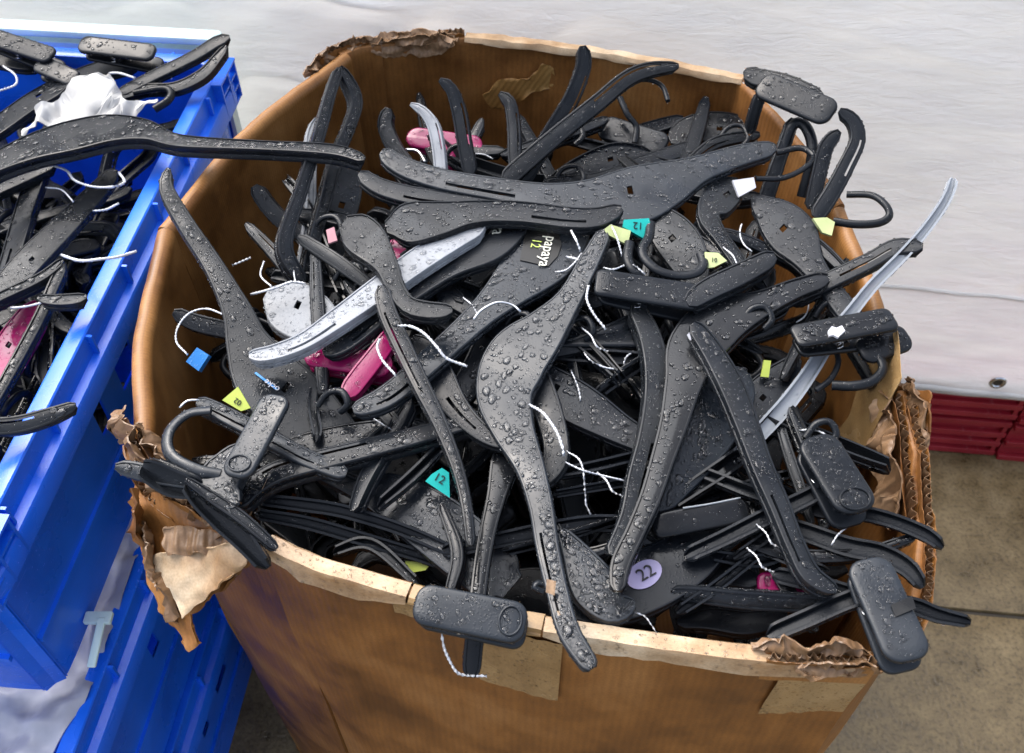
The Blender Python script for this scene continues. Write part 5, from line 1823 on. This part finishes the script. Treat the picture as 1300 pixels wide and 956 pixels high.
# ---- hangers buried under the ones that can be told apart: three kinds, copied with all their parts
def proto(kind, label, group):
    root = thing('clothes_hanger' if kind != 'clip' else 'clip_hanger', label, 'hanger', (0, 0, 0), group)
    dr = Drops()
    xs = np.linspace(-0.195, 0.195, 41)
    ax_ = np.abs(xs)
    if kind == 'clip':
        ys, w = -0.0 * xs, np.full(41, 0.016)
    else:
        ys = -0.055 * (ax_ / 0.195) ** 1.25 + 0.012 * np.clip((ax_ - 0.165) / 0.03, 0, 1) ** 2 * (1 if kind == 'plain' else 2.2)
        w = 0.017 + 0.040 * np.exp(-(xs / 0.048) ** 2)
    C = np.stack([xs, ys, 0 * xs], 1)
    T = np.gradient(C, axis=0)
    X = np.stack([-T[:, 1], T[:, 0], 0 * xs], 1)
    X /= np.linalg.norm(X, axis=1)[:, None]
    n = ZUP
    sl = [] if kind == 'clip' else [(4, .08, .2), (4, .8, .92)]
    V, F, W2, s_ = channel(C, X, n, w, d=.010, slots=sl)
    link_mesh('body', V, F, 'black' if kind != 'clip' else 'gloss', root, sharp=48)
    wet_channel(dr, C, X, n, W2, s_, .010, 1.6)
    hk = [(0, .02, -.004), (0, .05, -.004), (.012, .068, -.004), (.03, .066, -.004), (.036, .05, -.004), (.028, .034, -.004)]
    V, F = tube(hk, .0042, seg=8)
    link_mesh('hook', V, F, 'black', root, sharp=60)
    if kind == 'clip':
        for sx in (-1, 1):
            cl = thing_part('clip', root)
            for zz, t in ((.014, .005), (-.004, .005)):
                V, F = rounded_slab(np.array((sx * .13, -.01, zz)), np.array((0, 1.0, 0)), np.array((-1.0, 0, 0)), ZUP, .09, .032, t, bev=.0016)
                link_mesh('jaw', V, F, 'black', cl, sharp=50)
            for _ in range(90):
                r = drop_r()
                dr.add(np.array((sx * .13 + random.uniform(-.012, .012), -.01 + random.uniform(-.038, .038), .0143)), ZUP, r)
    dr.build('w_black', root)
    return root


def copy_tree(o, parent=None):
    c = o.copy()
    COL.objects.link(c)
    c.parent = parent
    for ch in list(o.children):
        copy_tree(ch, c)
    return c


TIPS = [Vector(v) for v in ((-.195, -.05, 0), (-.1, -.02, 0), (0, .03, 0), (.02, .068, 0), (.1, -.02, 0), (.195, -.05, 0), (0, -.03, 0))]


def strew(protos, count, inside, roof, floor_, seed, tilt=0.3, edge=False):
    fresh = set(o.name for o in protos if tuple(o.location) == (0, 0, 0))
    r_ = random.Random(seed)
    used = set()
    done = 0
    for _ in range(count * 40):
        if done >= count:
            break
        x, y = inside[0] + r_.uniform(-1, 1) * inside[2], inside[1] + r_.uniform(-1, 1) * inside[3]
        m = Matrix.Rotation(r_.uniform(0, 6.283), 4, 'Z') @ Matrix.Rotation(r_.gauss(0, tilt), 4, 'X') @ Matrix.Rotation(r_.gauss(0, tilt * .6), 4, 'Y')
        if edge:
            m = m @ Matrix.Rotation(r_.choice((-1, 1)) * r_.uniform(.9, 1.5), 4, 'X')
        elif r_.random() < 0.4:
            m = m @ Matrix.Rotation(math.pi, 4, 'Y')
        pts = [m @ p for p in TIPS]
        ok = all(inside[4](x + p.x, y + p.y) for p in pts)
        if not ok:
            continue
        zmax = min(roof(x + p.x, y + p.y) - p.z for p in pts) - 0.012
        f = (done + 0.5) / count
        z = zmax - (floor_ * f ** 1.3)
        k = done % len(protos)
        o = protos[k] if k not in used and protos[k].name in fresh else copy_tree(protos[k])
        used.add(k)
        o.matrix_world = Matrix.Translation((x, y, z)) @ m
        done += 1




def in_poly(poly, mar):
    c = poly.mean(0)
    Q = c + (poly - c) * (1 - mar)

    def f(x, y):
        hit = False
        for i in range(len(Q)):
            (x1, y1), (x2, y2) = Q[i - 1], Q[i]
            if (y1 > y) != (y2 > y) and x < (x2 - x1) * (y - y1) / (y2 - y1) + x1:
                hit = not hit
        return hit
    return f


box_ring = np.array([U(x, y, 0)[:2] for x, y in ((166, 556), (196, 290), (433, 62), (945, 98), (1074, 258), (1150, 490), (1178, 690), (1118, 843), (680, 797), (330, 690))])


def box_roof(x, y):
    back = max(0.0, (y - 0.80) / 0.35)
    left = max(0.0, (-x - 0.16) / 0.2)
    front = max(0.0, (0.56 - y) / 0.15)
    return RIM - 0.028 - 0.085 * back ** 1.2 - 0.09 * min(1.2, left) - 0.035 * min(1, front)


buried = 'wet black plastic hanger buried under others in the card box'
protos = [proto(k, buried, 'hangers buried in the box heap') for k in ('plain', 'bent', 'clip')]
strew(protos, 130, (0.0, 0.78, 0.34, 0.42, in_poly(box_ring, 0.06)), box_roof, 0.17, 3)
strew(protos, 60, (0.0, 0.76, 0.32, 0.40, in_poly(box_ring, 0.07)), lambda x, y: box_roof(x, y) + 0.026, 0.05, 5, tilt=.12, edge=True)

# ================================================================== what lies in the upper blue crate
G_CR = 'hangers heaped in the blue crate'
h = Hanger('long black hanger bridging from the blue crate across the left rim of the card box', (180, 175, .02), G_CR)
h.arm([(-60, 238, 22), (-10, 208, 30), (40, 186, 40), (90, 172, 46), (140, 162, 42), (185, 164, 32), (228, 178, 20), (330, 184, 15), (420, 189, 17), (463, 201, 15)], (.030, .052), dens=2.2, big=1.7, d=14, hint=(0, .1, 1))
h.done()
h = Hanger('black clip at the far left back of the blue crate', (20, 55, -.01), G_CR, name='clip_hanger')
h.clip((-14, 44, .012), (66, 70, .008), 26, hint=(0, -.3, 1), dens=3)
h.arm([(-20, 70, 22), (30, 80, 22), (56, 76, 20)], (-.02, -.02), name='bar', dens=2)
h.cord([(4, 84, .02), (19, 95, .02), (20, 107, .018), (0, 115, .015), (-12, 118, .01)], .0018)
h.done()
h = Hanger('wet black clip with film of water at the back rim of the blue crate', (148, 60, .0), G_CR, name='clip_hanger')
h.clip((100, 54, .020), (196, 66, .018), 27, hint=(0, -.3, 1), mat='gloss', dens=.8, big=1.6)
h.arm([(176, 78, 20), (140, 84, 26), (95, 100, 28), (60, 120, 26)], (-.005, -.03), name='bar', dens=2)
h.cord([(139, 93, .0), (152, 93, .004), (171, 99, .004)], .0022)
h.done()
h = Hanger('black clip hanger running down to the left of the white cloth', (40, 120, -.02), G_CR, name='clip_hanger')
h.clip((46, 78, .0), (96, 100, -.005), 26, hint=(0, -.3, 1), dens=2)
h.arm([(86, 102, 26), (40, 128, 28), (0, 156, 28), (-50, 190, 26)], (-.01, -.02), name='bar', dens=1.4, big=1.4)
h.done()
h = Hanger('smooth black hanger arm pointing out over the back right crate corner', (240, 75, .0), G_CR)
h.arm([(291, 46, 14), (274, 52, 18), (245, 70, 17), (190, 97, 17), (150, 118, 16)], (.035, -.01), dens=2)
h.done()
h = Hanger('second black arm curving beside it at the back right crate corner', (250, 95, .0), G_CR)
h.arm([(287, 58, 12), (276, 72, 16), (256, 94, 18), (222, 110, 17), (184, 112, 16), (150, 122, 16)], (.03, -.012), dens=2)
h.hook([(170, 118, .0), (205, 112, .004), (217, 116, .004), (214, 127, .002), (196, 139, -.004)], .005)
h.done()
h = Hanger('thin dark hanger arm under the long bridging hanger in the crate', (30, 225, -.03), G_CR)
h.arm([(-30, 252, 18), (0, 238, 18), (40, 220, 18), (70, 207, 16)], (-.02, -.02), dens=2)
h.done()
h = Hanger('black slotted hanger arm standing steeply in the left of the crate', (28, 280, -.03), G_CR)
h.arm([(-10, 390, 30), (10, 336, 30), (30, 268, 31), (46, 222, 28), (58, 196, 22)], (-.02, -.03), dens=2.4, big=1.3, slots=[(3, .1, .4)])
h.done()
h = Hanger('broad rain-speckled black arm leaning up to the crate rim', (85, 285, -.03), G_CR)
h.arm([(0, 372, 44), (36, 330, 44), (84, 282, 38), (124, 240, 30), (146, 216, 22)], (-.015, -.035), dens=5, mat='black_dry')
h.cord([(68, 210, .0), (85, 217, .0), (95, 229, .0), (118, 237, .0), (144, 237, .004), (158, 231, .004), (151, 219, .0)], .002)
h.cord([(118, 268, -.01), (135, 266, -.01), (151, 258, -.008)], .0018)
h.cord([(58, 238, -.01), (78, 241, -.01), (93, 256, -.012)], .0014)
h.done()
h = Hanger('thin round black hanger edge crossing the crate to a white cord', (40, 355, -.02), G_CR)
h.arm([(-30, 392, 15), (0, 376, 15), (50, 352, 15), (80, 330, 14)], (.0, -.004), dens=3, d=12)
h.cord([(78, 324, .004), (102, 331, .012), (127, 329, .014), (150, 326, .014), (173, 319, .012)], .0022)
h.done()
h = Hanger('black hanger with arm end resting on the crate rim beside a magenta plate', (60, 390, -.02), G_CR)
h.arm([(48, 378, 14), (70, 380, 18), (92, 379, 18), (110, 376, 14)], (.008, .010), dens=4)
h.arm([(80, 334, 20), (66, 366, 20), (52, 398, 20), (30, 440, 20), (8, 480, 20), (-20, 530, 18)], (-.004, -.02), dens=4, name='arm')
h.cord([(14, 391, .0), (34, 389, .004), (54, 384, .006)], .0016)
h.done()
h = Hanger('magenta hanger plate in the dark left of the blue crate', (5, 455, -.04), G_CR)
h.arm([(-50, 520, 40), (-10, 475, 50), (20, 430, 50), (50, 385, 40)], (-.04, -.05), mat='magenta', dens=3)
h.done()
h = Hanger('slotted black arm end jutting over the crate rim near the front', (40, 530, -.0), G_CR)
h.arm([(-80, 540, 30), (-20, 541, 30), (20, 539, 30), (60, 528, 27), (96, 514, 18)], (.012, .016), hint=(0, -.5, 1), dens=2.4, big=1.3, slots=[(4, .45, .72)])
h.done()
cp = U(110, 130, .012)
cq = [(91, 98), (115, 91), (140, 96), (150, 112), (161, 128), (201, 127), (186, 139), (160, 150), (118, 156), (68, 160), (47, 158), (30, 172), (25, 165), (44, 145), (42, 135), (71, 125), (86, 106)]
cq = [tuple(p) for p in spline(cq + cq[:1], 5)[:-1]]
cloth = patch('cloth', cq, cp, (0, -.45, .9), .0012, 'cloth', None, amp=.016, freq=42, cuts=2)
cloth['label'] = 'crumpled white cloth lying on the hangers in the blue crate'
cloth['category'] = 'cloth'

crate_poly = np.array([(CR_O + CD * a + CLt * b)[:2] for a, b in ((.03, .03), (CR_L - .03, .03), (CR_L - .03, CR_W - .03), (.03, CR_W - .03))])
cc_ = crate_poly.mean(0)
protos2 = [proto(k, 'wet black plastic hanger buried under others in the blue crate', 'hangers buried in the crate') for k in ('plain', 'bent', 'clip')]
strew(protos2, 64, (cc_[0] + .06, cc_[1], 0.2, 0.34, in_poly(crate_poly, 0.03)), lambda x, y: RIM - 0.045, 0.14, 11, tilt=.16)
strew(protos2, 20, (cc_[0] + .06, cc_[1], 0.2, 0.34, in_poly(crate_poly, 0.03)), lambda x, y: RIM - 0.03, 0.04, 12, tilt=.1, edge=True)
